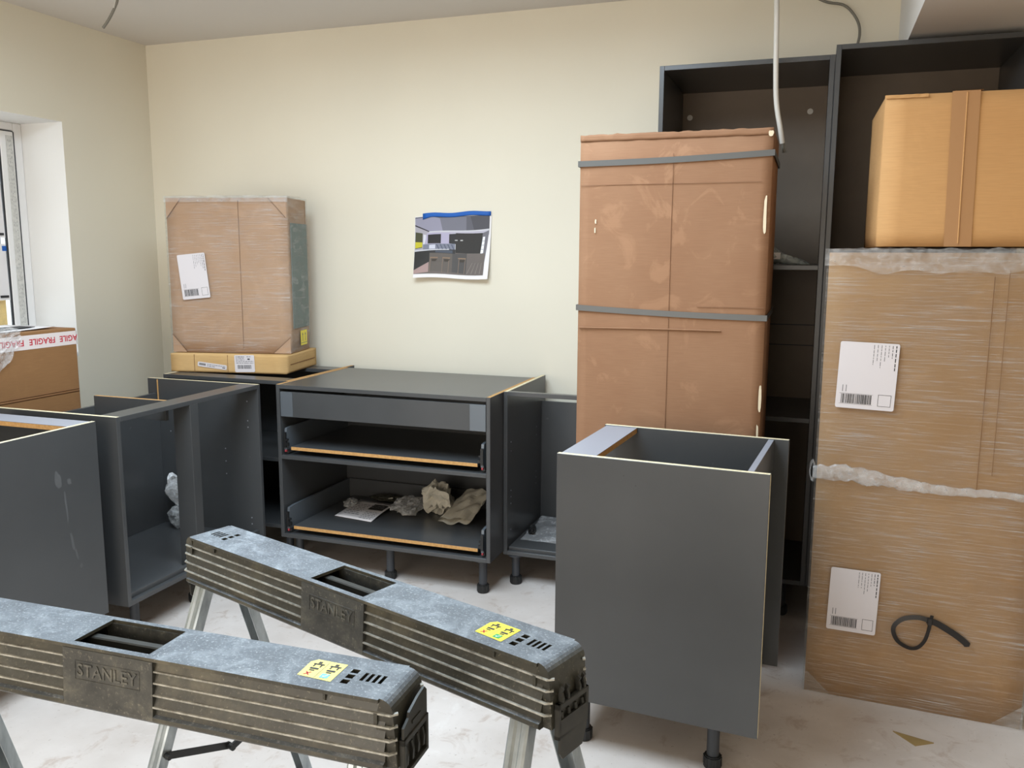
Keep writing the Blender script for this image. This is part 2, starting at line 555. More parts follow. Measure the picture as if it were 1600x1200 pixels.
# ------------------------------------------------------------------ outside the window
b = B(); b.box(-9, -0.42, -8, 9, -0.4, -0.3)
solo('patio', b, 'brick', (-4, 0, -0.4), 'pale grey ground outside the window', 'ground')
bpy.data.objects['patio']['kind'] = 'structure'
ft = thing('garden_fence', (-4.0, 1.5, -0.3), 'yellow vertical board timber fence outside the window', 'fence')
for i in range(26):
    y = -2.2 + i * 0.29
    b = B(); b.box(-4.0 - random.uniform(0, 0.008), -3.978, y, y + 0.282, -0.3, 1.36 + random.uniform(-0.006, 0.006))
    obj('board', b, 'fence', ft)
for z in (0.2, 0.98):
    b = B(); b.box(-3.978, -3.94, -2.2, 5.3, z, z + 0.07)
    obj('rail', b, 'fence', ft)
ht = thing('neighbour_house', (-8, 3, -0.3), 'grey house with dark slate roof beyond the fence', 'building')
b = B(); b.box(-10, -7.5, -3, 8, -0.3, 2.4); obj('wall', b, 'brick', ht)
b = B(); b.prism([(-10.2, 2.4), (-7.2, 2.4), (-8.6, 4.0)], 'y', -3.2, 8.2); obj('roof', b, 'slate', ht)

# ------------------------------------------------------------------ kitchen cabinets
T = 0.018
def leg(parent, x, y, ztop, r=0.018, local=False):
    b = B()
    b.tube([(x, y, 0.03), (x, y, ztop - 0.006)], r, 16)
    b.tube([(x, y, ztop - 0.008), (x, y, ztop)], r * 2.0, 16)
    l = obj('leg', b, 'legp', parent, local=local)
    b = B()
    R_ = r * 1.42
    b.tube([(x, y, 0), (x, y, 0.003)], R_ * 0.93, 18)
    b.tube([(x, y, 0.003), (x, y, 0.034)], R_, 18)
    b.tube([(x, y, 0.034), (x, y, 0.038)], R_ * 0.90, 18)
    for k in range(12):
        a = k * math.pi / 6
        b.box(x + math.cos(a) * R_ - .0014, x + math.cos(a) * R_ + .0014, y + math.sin(a) * R_ - .0014, y + math.sin(a) * R_ + .0014, 0.006, 0.034)
    obj('foot', b, 'black', l, local=local)
def panel(parent, name, x0, x1, y0, y1, z0, z1, mats=('mel',), fm=None, local=False, label=None):
    b = B(); b.box(x0, x1, y0, y1, z0, z1, 0, fm, bev=0.0009)
    return obj(name, b, list(mats), parent, label=label, local=local)
def pins(parent, pts, axis, local=False, r=0.0032):
    """shelf-pin holes: small shallow pale rings on a panel face"""
    b = B()
    for p in pts:
        q = Vector(p)
        d = {'x': Vector((0.0006, 0, 0)), '-x': Vector((-0.0006, 0, 0)), 'y': Vector((0, 0.0006, 0)), '-y': Vector((0, -0.0006, 0))}[axis]
        b.tube([q, q + d], r, 8)
    return obj('shelf_pin_hole', b, 'rail', parent, local=local)

# --- wide drawer cabinet against the back wall
X0, X1, YF, YB, ZB, ZT = 1.287, 2.331, -0.748, -0.120, 0.15, 0.87
c = thing('drawer_cabinet', ((X0 + X1) / 2, (YF + YB) / 2, 0), 'wide dark grey drawer cabinet with two open drawers and a slim top drawer front', 'cabinet')
EM = ('mel', 'chip', 'pale')
panel(c, 'side_panel', X0, X0 + T, YF, YB, ZB, ZT, EM, {'+z': 1})
panel(c, 'side_panel', X1 - T, X1, YF, YB, ZB, ZT, EM, {'+z': 1})
panel(c, 'top_panel', X0 + T, X1 - T, YF, YB, ZT - T - .001, ZT - .001)
panel(c, 'bottom_panel', X0 + T, X1 - T, YF, YB, ZB, ZB + T)
panel(c, 'back_panel', X0 + T, X1 - T, YB - 0.05, YB - 0.04, ZB + T, ZT - T, ('mel',))
panel(c, 'middle_rail', X0 + T, X1 - T, YF, YF + 0.40, 0.524, 0.524 + T)
def drawer(zb, hside):
    g = 0.014
    x0, x1 = X0 + T + g, X1 - T - g
    yb = YB - 0.07
    b = B(); b.box(x0 + 0.03, x1 - 0.03, YF + 0.012, yb, zb, zb + 0.016, 0, {'-y': 1}, bev=0.0006)
    base = obj('drawer_base', b, ['mel', 'chip'], c)
    for s in (0, 1):
        xa = x0 if s == 0 else x1 - 0.012
        xb = x0 + 0.012 if s == 0 else x1
        b = B()
        b.prism([(YF + 0.004, zb + 0.002), (yb, zb + 0.002), (yb, zb + hside), (YF + 0.05, zb + hside), (YF + 0.012, zb + hside - 0.004), (YF + 0.004, zb + hside * 0.45)], 'x', xa, xb)
        sd = obj('drawer_side', b, 'metal', c)
        b = B()
        xm = xb if s == 0 else xa
        sg = 1 if s == 0 else -1
        b.box(min(xa, xa) if s == 0 else xa, xb, YF - 0.001, YF + 0.006, zb + 0.012, zb + hside * 0.8)
        b.box(xm, xm + sg * 0.012, YF + 0.001, YF + 0.010, zb + 0.02, zb + 0.034)
        b.box(xm, xm + sg * 0.009, YF + 0.001, YF + 0.010, zb + 0.045, zb + 0.053)
        obj('front_fixing', b, 'black', sd)
        b = B()
        b.box(xa + 0.003, xb - 0.001, YF + 0.0, YF + 0.014, zb - 0.009, zb + 0.002, bev=0.002)
        obj('release_clip', b, 'red', sd)
        b = B(); b.box(xa, xb, YF + 0.02, yb, zb - 0.016, zb + 0.0015)
        obj('runner', b, 'dmetal', sd)
    b = B(); b.box(x0 + 0.012, x1 - 0.012, yb, yb + 0.012, zb, zb + hside)
    obj('drawer_back', b, 'mel', c)
    return base
drawer(0.566, 0.105)
drawer(0.190, 0.105)
# slim inner drawer with a closed front rail
fr = panel(c, 'drawer_front', X0 + T + 0.003, X1 - T - 0.003, YF + 0.004, YF + 0.020, 0.722, 0.838)
for xa, xb in ((X0 + T + 0.003, X0 + T + 0.066), (X1 - T - 0.075, X1 - T - 0.003)):
    b = B(); b.box(xa, xb, YF + 0.0015, YF + 0.004, 0.7235, 0.8365, bev=0.0006)
    obj('front_bracket', b, 'metal', fr)
for x, y in ((X0 + 0.06, YF + 0.06), (X1 - 0.05, YF + 0.045), ((X0 + X1) / 2 + 0.02, YF + 0.05), (X0 + 0.06, YB - 0.08), (X1 - 0.06, YB - 0.08)):
    leg(c, x, y, ZB)
pins(c, [(X1 - T, YF + 0.05, z) for z in (0.60, 0.64)], '-x')

# --- open cabinet right of the drawer unit
NX0, NX1, NYF, NYB, NZB, NZT = 2.3325, 2.932, -0.588, -0.030, 0.138, 0.872
c = thing('open_base_cabinet', (2.63, -0.31, 0), 'open dark grey base cabinet beside the drawer unit, half hidden by the tall strapped box', 'cabinet')
panel(c, 'side_panel', NX0, NX0 + T, NYF, NYB, NZB, NZT, EM, {'+z': 2})
panel(c, 'side_panel', NX1 - T, NX1, NYF, NYB, NZB, NZT, EM, {'+z': 2})
panel(c, 'top_rail', NX0 + T, NX1 - T, NYF, NYF + 0.03, NZT - T, NZT)
panel(c, 'bottom_panel', NX0 + T, NX1 - T, NYF, NYB, NZB, NZB + T)
panel(c, 'bottom_shelf', NX0 + T + .001, NX1 - T - .001, NYF + 0.02, NYB - 0.05, NZB + T, NZB + T + 0.014)
panel(c, 'back_panel', NX0 + T, NX1 - T, NYB - 0.06, NYB - 0.05, NZB + T + 0.014, NZT - 0.12)
for x, y in ((NX0 + 0.05, NYF + 0.03), (NX1 - 0.06, NYF + 0.05), (NX0 + 0.06, NYB - 0.1), (NX1 - 0.06, NYB - 0.1)):
    leg(c, x, y, NZB)
pins(c, [(NX0 + T, NYF + 0.05, z) for z in (0.64, 0.60, 0.42, 0.39, 0.36, 0.24)] + [(NX0 + T, NYB - 0.14, z) for z in (0.64, 0.60, 0.42, 0.39, 0.36)], 'x')
pins(c, [(2.70, NYB - 0.06, 0.70)], '-y')

# --- cabinet in the back corner under the two boxes
c = thing('back_corner_cabinet', (0.95, -0.34, 0), 'dark grey base cabinet in the back corner carrying the flat carton', 'cabinet')
KX0, KX1, KYF, KYB = 0.565, 1.284, -0.645, -0.030
panel(c, 'side_panel', KX0, KX0 + T, KYF, KYB, 0.15, 0.868, EM, {'+z': 2})
panel(c, 'side_panel', KX1 - T, KX1, KYF, KYB, 0.15, 0.870, EM, {'+z': 1})
panel(c, 'front_rail', KX0 + T, KX1 - T, KYF, KYF + 0.10, 0.850, 0.868)
panel(c, 'back_rail', KX0 + T, KX1 - T, KYB - 0.18, KYB - 0.08, 0.850, 0.868)
panel(c, 'bottom_panel', KX0 + T, KX1 - T, KYF, KYB, 0.15, 0.168)
panel(c, 'back_panel', KX0 + T, KX1 - T, KYB - 0.06, KYB - 0.05, 0.168, 0.85)
panel(c, 'shelf', KX0 + T, KX1 - T, KYF + 0.03, KYB - 0.06, 0.47, 0.488)
for x, y in ((KX0 + 0.06, KYF + 0.06), (KX1 - 0.06, KYF + 0.06), (KX0 + 0.06, KYB - 0.1), (KX1 - 0.06, KYB - 0.1)):
    leg(c, x, y, 0.15)

# --- corner cabinet of the left run, front looking right
CX0, CX1, CY0, CY1 = 0.600, 1.219, -1.630, -0.772
c = thing('corner_base_cabinet', (0.91, -1.20, 0), 'dark grey corner base cabinet with a front post and open top, facing right', 'cabinet')
panel(c, 'side_panel', CX0, CX1, CY0, CY0 + T, 0.147, 0.87, EM, {'+z': 2})
panel(c, 'side_panel', CX0, CX1, CY1 - T, CY1, 0.147, 0.87, EM, {'+z': 2})
panel(c, 'top_rail', CX1 - 0.095, CX1, CY0 + T, CY1 - T, 0.851, 0.869)
panel(c, 'bottom_panel', CX0 + 0.05, CX1, CY0 + T, CY1 - T, 0.147, 0.165)
panel(c, 'bottom_lip', CX1 - 0.04, CX1 - 0.022, CY0 + T, CY1 - T, 0.165, 0.185)
panel(c, 'back_panel', CX0 + 0.05, CX0 + 0.06, CY0 + T, CY1 - T, 0.165, 0.735)
panel(c, 'back_rail', CX0 + 0.032, CX0 + 0.05, CY0 + T, CY1 - T, 0.70, 0.800)
panel(c, 'support_rail', 0.756, CX1 - 0.096, -1.272, -1.254, 0.785, 0.868, EM, {'+z': 1})
panel(c, 'post', CX1 - 0.085, CX1, -1.240, -1.192, 0.165, 0.851)
panel(c, 'corner_cleat', CX0 + 0.058, CX0 + 0.062, CY1 - T - 0.006, CY1 - T, 0.72, 0.866, ('chip',))
for x, y in ((CX0 + 0.1, CY0 + 0.07), (CX1 - 0.07, CY0 + 0.1), (CX0 + 0.1, CY1 - 0.07), (CX1 - 0.07, CY1 - 0.07), (CX1 - 0.05, -1.21)):
    leg(c, x, y, 0.147)
pp = [(CX1 - 0.06, CY1 - T, z) for z in (0.79, 0.70, 0.67, 0.24, 0.21)] + [(CX1 - 0.19, CY1 - T, z) for z in (0.56, 0.50, 0.44)] + [(0.72, CY1 - T, z) for z in (0.74, 0.62)]
pins(c, pp, '-y')

# --- end cabinet in front of it, its side panel looking right
EX, EY1, EY0 = 1.203, -1.708, -2.33
c = thing('end_base_cabinet', (0.93, -2.0, 0), 'dark grey base cabinet at the left edge with a scuffed plain side panel', 'cabinet')
panel(c, 'side_panel', EX - T, EX, EY0, EY1, 0.158, 0.87, EM, {'+z': 2})
panel(c, 'side_panel', 0.62, 0.62 + T, EY0, EY1, 0.158, 0.87, EM, {'+z': 2})
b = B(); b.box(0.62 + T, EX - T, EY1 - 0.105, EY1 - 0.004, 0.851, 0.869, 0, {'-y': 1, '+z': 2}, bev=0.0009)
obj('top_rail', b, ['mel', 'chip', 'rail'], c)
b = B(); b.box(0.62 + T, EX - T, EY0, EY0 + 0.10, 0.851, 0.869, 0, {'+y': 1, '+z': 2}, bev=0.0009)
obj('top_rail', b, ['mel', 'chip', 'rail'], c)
panel(c, 'bottom_panel', 0.62 + T, EX - T, EY0, EY1, 0.158, 0.176)
panel(c, 'back_panel', 0.62 + T, EX - T, EY1 - 0.016, EY1 - 0.006, 0.176, 0.851)
for x, y in ((0.70, EY0 + 0.07), (EX - 0.07, EY0 + 0.07), (0.70, EY1 - 0.07), (EX - 0.07, EY1 - 0.07)):
    leg(c, x, y, 0.158)
# chalky scuffs on its side panel
b = B()
def smear(cy, cz, w, h, tilt):
    n = 22
    pts = []
    for i in range(n):
        a = 2 * math.pi * i / n
        k = 1 + 0.35 * noise.noise((cy * 9 + math.cos(a) * 1.5, cz * 9 + math.sin(a) * 1.5, 1.3))
        u, v = math.cos(a) * w * k, math.sin(a) * h * k
        pts.append((EX + 0.0004, cy + u * math.cos(tilt) - v * math.sin(tilt), cz + u * math.sin(tilt) + v * math.cos(tilt)))
    b.poly(pts)
for s in ((-1.885, 0.700, 0.012, 0.030, 0.1), (-1.84, 0.685, 0.007, 0.012, 0.3), (-1.86, 0.60, 0.004, 0.06, 0.05), (-1.845, 0.47, 0.006, 0.035, 0.15), (-1.83, 0.42, 0.004, 0.02, 0.2), (-1.815, 0.375, 0.006, 0.008, 0)):
    smear(*s)
n_ = NT('faint_chalk_smear'); n_.col(srgb(84, 85, 86)); n_.set(0.6)
MAT['chalk'] = n_.m
obj('chalk_mark', b, 'chalk', c)

# --- free-standing cabinet in the middle of the floor
IR = rad(-4.25)
c = thing('island_cabinet', (2.9019, -1.7130, 0), 'free-standing dark grey cabinet showing a plain side panel, before the tall strapped box', 'cabinet', IR)
IW, ID, IB, IT = 0.594, 0.4757, 0.150, 0.895
def ip(name, *a, **k): return panel(c, name, *a, local=True, **k)
ip('side_panel', 0, IW, 0, T, IB, IT, mats=EM, fm={'+z': 2, '+x': 2})
ip('side_panel', 0, IW, ID - T, ID, IB, IT, mats=EM, fm={'+z': 2})
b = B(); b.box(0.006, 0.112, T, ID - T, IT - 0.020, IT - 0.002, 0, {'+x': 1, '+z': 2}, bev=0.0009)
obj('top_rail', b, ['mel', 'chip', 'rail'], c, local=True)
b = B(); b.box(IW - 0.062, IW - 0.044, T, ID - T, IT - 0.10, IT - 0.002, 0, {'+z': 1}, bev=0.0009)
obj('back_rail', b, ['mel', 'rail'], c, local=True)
ip('bottom_panel', 0, IW - 0.045, T, ID - T, 0.152, 0.170)
ip('back_panel', IW - 0.060, IW - 0.050, T, ID - T, 0.170, IT - 0.10)
for x, y in ((0.078, 0.056), (0.466, 0.066), (0.078, ID - 0.07), (0.466, ID - 0.07)):
    leg(c, x, y, 0.152, local=True)
for x in (0.078, 0.466):
    b = B(); b.box(x - 0.05, x + 0.05, 0.010, 0.105, 0.1435, 0.1515, bev=0.002)
    obj('leg_bracket', b, 'black', c, local=True)
b = B()
for px, pz in ((0.20, 0.85), (0.235, 0.825)):
    b.tube([(px, -0.0004, pz), (px, 0.0, pz)], 0.0015, 6)
obj('surface_nick', b, 'ink', c, local=True)

# --- tall units
def tall_unit(name, label, x0, x1, yf, yb, zt, shelves, discs):
    c = thing(name, ((x0 + x1) / 2, (yf + yb) / 2, 0), label, 'cabinet')
    panel(c, 'side_panel', x0, x0 + T, yf, yb, 0.15, zt)
    panel(c, 'side_panel', x1 - T, x1, yf, yb, 0.15, zt)
    panel(c, 'top_panel', x0 + T, x1 - T, yf, yb, zt - T, zt)
    panel(c, 'bottom_panel', x0 + T, x1 - T, yf, yb, 0.15, 0.168)
    zs = sorted([0.168] + [s + T for s in shelves])
    ze = sorted([s for s in shelves] + [zt - T])
    for i, (za, zb) in enumerate(zip(zs, ze)):
        panel(c, 'back_panel', x0 + T, x1 - T, yb - 0.03, yb - 0.02, za, zb, ('back',))
    for s in shelves:
        panel(c, 'shelf', x0 + T, x1 - T, yf + 0.004, yb - 0.02, s, s + T)
    for dx, dz in discs:
        b = B(); b.tube([(dx, yb - 0.033, dz), (dx, yb - 0.0302, dz)], 0.012, 16)
        obj('screw_cap', b, 'cable_w', c)
    for x, y in ((x0 + 0.07, yf + 0.06), (x1 - 0.09, yf + 0.06), (x0 + 0.07, yb - 0.09), (x1 - 0.07, yb - 0.09)):
        leg(c, x, y, 0.15, 0.019)
    return c
tl = tall_unit('tall_cabinet', 'tall open dark grey housing unit behind the strapped box, with shelves', 2.963, 3.604, -0.554, -0.012, 2.186, [0.812, 1.405], [(3.014, 2.063), (3.52, 2.066)])
for z in (1.155, 1.065):
    b = B(); b.box(2.963 + T, 3.604 - T, -0.0445, -0.0425, z, z + 0.004)
    obj('back_joint', b, 'gasket', tl)
tr_ = tall_unit('tall_cabinet', 'taller open dark grey housing unit at the right edge behind the stacked boxes', 3.6065, 4.243, -0.556, -0.012, 2.219, [0.90], [])
b = B(); b.box(3.6045, 3.6065, -0.556, -0.53, 0.15, 2.186)
obj('filler_strip', b, 'gasket', tr_)

# ------------------------------------------------------------------ cartons
def carton(parent, w, d, h, mat, z0=0.0, bulge=0.004, seed=0.0, rag=0.0, ny=10, name='carton_body'):
    """closed box in local coords: x 0..w, y 0..d, z z0..z0+h; faces slightly bulged, edges soft"""
    b = B()
    def face(fn, nu, nv):
        b.grid(nu, nv, fn)
    def off(u, v, s):
        e = min(1, 6 * min(u, 1 - u)) * min(1, 6 * min(v, 1 - v))
        return bulge * e * (0.6 + noise.noise((u * 2.2 + s, v * 2.2 + seed, s * 3.1)))
    n = ny
    face(lambda u, v: (w * u, -off(u, v, 1), z0 + h * v), n, n)
    face(lambda u, v: (w * u, d + off(u, v, 2), z0 + h * v), n, n)
    face(lambda u, v: (-off(u, v, 3), d * u, z0 + h * v), n, n)
    face(lambda u, v: (w + off(u, v, 4), d * u, z0 + h * v), n, n)
    face(lambda u, v: (w * u, d * v, z0 + h + off(u, v, 5) * 0.5), n, n)
    face(lambda u, v: (w * u, d * v, z0), n, n)
    bmesh.ops.remove_doubles(b.bm, verts=b.bm.verts, dist=1e-5)
    return obj(name, b, mat, parent, local=True)

def film_shell(parent, w, d, h, z0, mats, g=0.006, amp=0.003, seed=0.0, nx=26, nz=44, top=True):
    """stretch film hugging a carton, wrinkled"""
    b = B()
    def o(u, v, s):
        return g + amp * (noise.noise((u * 5 + s, v * 26 + u * 1.5, seed)) + 0.6 * noise.noise((u * 3, v * 60, seed + s)))
    b.grid(nx, nz, lambda u, v: (-g + (w + 2 * g) * u, -o(u, v, 1), z0 + 0.002 + (h + g) * v))
    b.grid(10, nz, lambda u, v: (w + o(u, v, 2), -g + (d + 2 * g) * u, z0 + 0.002 + (h + g) * v), 1)
    b.grid(10, nz, lambda u, v: (-o(u, v, 3), -g + (d + 2 * g) * u, z0 + 0.002 + (h + g) * v), 1)
    if top:
        b.grid(nx, 8, lambda u, v: (-g + (w + 2 * g) * u, -g + (d + 2 * g) * v, z0 + h + g * 0.6 + 0.004 * noise.noise((u * 7, v * 5, seed))))
    return obj('stretch_film', b, mats, parent, local=True, fix=False)

def dashes(b, x0, x1, y, th, put, rnd, m=0):
    x = x0
    while x < x1:
        L = rnd.uniform(0.004, 0.016)
        e = min(x + L, x1)
        put(x, e, y, y + th, m)
        x = e + rnd.uniform(0.002, 0.004)

def shipping_label(parent, o, ex, ey, w, h, seed, name='shipping_label', kind='full'):
    """paper label: o lower-left corner, ex/ey unit axes in the parent's local frame, normal ex x ey"""
    o, ex, ey = Vector(o), Vector(ex).normalized(), Vector(ey).normalized()
    nz = ex.cross(ey)
    rnd = random.Random(seed)
    P = lambda u, v, k=0.0: o + ex * u + ey * v + nz * k
    b = B()
    r = 0.006
    pts = []
    for cx, cy, a0 in ((w - r, h - r, 0), (r, h - r, 90), (r, r, 180), (w - r, r, 270)):
        for k in range(4):
            a = rad(a0 + k * 30)
            pts.append((cx + r * math.cos(a), cy + r * math.sin(a)))
    top = [b.bm.verts.new(P(u, v, 0.0008)) for u, v in pts]
    bot = [b.bm.verts.new(P(u, v, 0)) for u, v in pts]
    b.bm.faces.new(top)
    for i in range(len(pts)):
        j = (i + 1) % len(pts)
        b.bm.faces.new((bot[i], bot[j], top[j], top[i]))
    lab = obj(name, b, 'labelp', parent, local=True)
    b = B()
    def put(u0, u1, v0, v1, m=0):
        b.poly([P(u0, v0, 0.0012), P(u1, v0, 0.0012), P(u1, v1, 0.0012), P(u0, v1, 0.0012)], m)
    if kind == 'full':
        # bar code
        u = w * 0.09
        while u < w * 0.60:
            t = rnd.choice((0.0009, 0.0013, 0.002, 0.003))
            put(u, u + t, h * 0.075, h * 0.215)
            u += t + rnd.choice((0.0008, 0.0012, 0.0018))
        put(w * 0.06, w * 0.63, h * 0.066, h * 0.069); put(w * 0.06, w * 0.63, h * 0.221, h * 0.224)
        # empty frame
        a0, a1, c0, c1 = w * 0.72, w * 0.94, h * 0.06, h * 0.235
        t = 0.0012
        put(a0, a1, c0, c0 + t); put(a0, a1, c1 - t, c1); put(a0, a0 + t, c0, c1); put(a1 - t, a1, c0, c1)
        # lines of small print running down the label at its top right
        for k in range(7):
            x = w * (0.955 - k * 0.062)
            v = h * 0.97
            end = h * rnd.uniform(0.62, 0.80) if k else h * 0.60
            while v > end:
                L = rnd.uniform(0.004, 0.014)
                put(x - (0.0028 if k == 0 else 0.0018), x, max(v - L, end), v, 0 if k < 2 else 1)
                v -= L + rnd.uniform(0.002, 0.004)
        for x in (0.10, 0.16):
            put(w * x, w * x + 0.002, h * 0.25, h * 0.35, 1)
    elif kind == 'carton':
        u = w * 0.15
        while u < w * 0.82:
            t = rnd.choice((0.001, 0.0016, 0.0026))
            put(u, u + t, h * 0.20, h * 0.42); u += t + rnd.choice((0.001, 0.0016, 0.0022))
        for k in range(5):
            dashes(b, w * 0.08, w * (0.5 if k < 3 else 0.62), h * (0.88 - 0.09 * k), 0.003, put, rnd, 0 if k == 0 else 1)
        dashes(b, w * 0.62, w * 0.82, h * 0.88, 0.003, put, rnd, 1)
        put(w * 0.66, w * 0.78, h * 0.72, h * 0.80, 0)
        for k in range(2): dashes(b, w * 0.58, w * 0.95, h * (0.62 - 0.1 * k), 0.003, put, rnd, 1)
    else:
        for i in range(5):
            put(w * (0.06 + i * 0.045), w * (0.09 + i * 0.045), h * 0.32, h * 0.75, 0)
        dashes(b, w * 0.33, w * 0.97, h * 0.60, 0.003, put, rnd, 1)
        dashes(b, w * 0.33, w * 0.60, h * 0.28, 0.003, put, rnd, 1)
        dashes(b, w * 0.85, w * 0.97, h * 0.28, 0.004, put, rnd, 0)
    obj('label_print', b, ['ink', 'inkg'], lab, local=True)
    return lab

# --- tall strapped carton
TW, TD, TH = 0.648, 0.405, 1.868
c = thing('tall_carton', (2.777, -1.030, 0), 'tall brown cardboard carton held by two grey straps', 'box')
carton(c, TW, TD, TH, 'card_tall', bulge=0.004, seed=4.2, ny=18)
def strap(zl, zr):
    b = B()
    g = 0.0065; hgt = 0.020
    def ring(x, y, z): return [(x, y, z), (x, y, z + hgt)]
    n = 14
    pts = [(-g + (TW + 2 * g) * i / n, -g, zl + (zr - zl) * i / n - 0.004 * math.sin(math.pi * i / n)) for i in range(n + 1)]
    pts += [(TW + g, -g + (TD + 2 * g) * i / 4, zr + (zl - zr) * i / 4 * 0.2) for i in range(1, 5)]
    z2 = pts[-1][2]
    pts += [(TW + g - (TW + 2 * g) * i / n, TD + g, z2 + (zl - z2) * i / n) for i in range(1, n + 1)]
    pts += [(-g, TD + g - (TD + 2 * g) * i / 4, zl) for i in range(1, 4)]
    vs = [[b.bm.verts.new(q) for q in ring(*p)] for p in pts]
    for i in range(len(vs)):
        a, d = vs[i], vs[(i + 1) % len(vs)]
        b.bm.faces.new((a[0], d[0], d[1], a[1]))
    o = obj('strap', b, 'strap', c, local=True)
    m = o.modifiers.new('thickness', 'SOLIDIFY'); m.thickness = 0.0012; m.offset = 0
    return o
strap(1.764, 1.782)
strap(1.262, 1.241)
# flap edge standing proud at the top, crushed and frayed
b = B()
b.grid(40, 3, lambda u, v: (TW * u, -0.003 - 0.003 * noise.noise((u * 14, v, 3)) , TH - 0.018 + 0.022 * v + (0.005 * noise.noise((u * 22, 2, 8)) if v > .9 else 0)))
o = obj('top_flap_edge', b, 'card_tall', c, local=True)
m = o.modifiers.new('thickness', 'SOLIDIFY'); m.thickness = 0.004
# fold creases and torn patches
b = B(); b.tube([(0.005 + 0.50 * i / 12, -0.0055, 1.200 + 0.004 * math.sin(i / 12 * 1.6)) for i in range(13)], 0.0028, 6)
obj('fold_crease', b, 'card_tall', c, local=True)
b = B()
b.box(0.003, TW - 0.03, -0.0048, -0.003, 1.700, 1.7009)
b.box(0.42, TW - 0.005, -0.0048, -0.003, 1.284, 1.2851)
b.box(0.325, 0.3258, -0.0052, -0.003, 0.05, 1.80)
obj('score_line', b, 'creaset', c, local=True)
def tear(cx, cz, w, h, s, x_face=None):
    b = B()
    pts = []
    for i in range(16):
        a = 2 * math.pi * i / 16
        k = 1 + 0.4 * noise.noise((s + math.cos(a) * 1.7, math.sin(a) * 1.7, s))
        q_ = lambda t: math.copysign(abs(t) ** 0.45, t)
        pts.append((cx + q_(math.cos(a)) * w * k * 0.8, -0.0062, cz + q_(math.sin(a)) * h * k * 0.9))
    b.poly(pts)
    obj('torn_patch', b, 'torn', c, local=True)
for t in ((0.633, 1.59, 0.006, 0.062, 1), (0.644, 0.98, 0.006, 0.05, 2), (0.640, 1.853, 0.010, 0.009, 5), (0.060, 1.575, 0.003, 0.008, 6), (0.058, 1.545, 0.0028, 0.010, 7), (0.641, 0.86, 0.004, 0.03, 9)):
    tear(*t)

# --- wrapped carton standing at the right
c = thing('wrapped_carton', (3.616, -1.126, 0), 'large film-wrapped cardboard carton standing on the floor at right, two labels on it', 'box', rad(-3.1))
WW, WD, WH = 0.640, 0.50, 1.470
carton(c, WW, WD, WH, 'card_wrap', bulge=0.003, seed=1.0)
film_shell(c, WW, WD, WH, 0.0, ['film', 'film_side'], seed=2.0, nx=40, nz=90)
# bunched rope of film across the middle and a crumpled film hem at the top
def film_rope(parent, fn, r, n, mat='polyr', seed=0.0, name='film_twist'):
    b = B()
    m = 14
    def P(u, v):
        q, ax, bx = fn(u)
        a = 2 * math.pi * v
        k = r(u) * (1 + 0.55 * noise.noise((u * 30, math.cos(a) * 1.5 + seed, math.sin(a) * 1.5)))
        return q + ax * (math.cos(a) * k * 0.28) + bx * (math.sin(a) * k)
    b.grid(n, m, P)
    return obj(name, b, mat, parent, local=True)
X_, Y_, Z_ = Vector((1, 0, 0)), Vector((0, 1, 0)), Vector((0, 0, 1))
film_rope(c, lambda u: (Vector((-0.012 + 0.66 * u, -0.012, 0.765 - 0.03 * u + 0.006 * math.sin(u * 9))), Y_, Z_), lambda u: 0.026 - 0.014 * min(1, abs(u - 0.15) * 2), 60, seed=1.1)
film_rope(c, lambda u: (Vector((-0.014, -0.01 + 0.06 * u, 0.775 - 0.03 * u)), X_, Z_), lambda u: 0.030, 12, seed=4.1)
b = B()
b.grid(50, 8, lambda u, v: (-0.012 + 0.664 * u, -0.010 - 0.006 * noise.noise((u * 9, v * 4, 1)), 1.482 - (0.075 - 0.045 * abs(u - 0.5)) * v * (1 + 0.3 * noise.noise((u * 6, 0, 4))) + 0.008 * noise.noise((u * 16, v, 2)) * (1 - v)))
b.grid(50, 6, lambda u, v: (-0.012 + 0.664 * u, -0.010 + 0.2 * v, 1.482 + 0.008 * noise.noise((u * 16, v * 6, 2))))
obj('film_hem', b, 'polyt', c, local=True)
shipping_label(c, (0.043, -0.0105, 0.982), (1, 0, -0.02), (0.03, 0, 1), 0.172, 0.212, 3)
shipping_label(c, (0.058, -0.0105, 0.236), (1, 0, 0.0), (0.025, 0, 1), 0.150, 0.214, 4)
b = B()
b.box(0.462, 0.4635, -0.0072, -0.006, 0.74, 1.40); b.box(0.50, 0.501, -0.0072, -0.006, 0.80, 1.42)
obj('score_line', b, 'crease', c, local=True)
b = B(); b.poly([(0.556, -0.0112, 1.266), (0.580, -0.0112, 1.252), (0.592, -0.0112, 1.244), (0.566, -0.0112, 1.249)])
obj('torn_patch', b, 'ink', c, local=True)
for (x, sx) in ((0.0, 1), (WW, -1)):
    b = B()
    b.poly([(x - sx * .004, -0.0108, 0.004), (x + sx * 0.085, -0.0108, 0.004), (x - sx * .004, -0.0108, 0.085)])
    obj('corner_film_fold', b, 'film_side', c, local=True)
wrapped_right = c

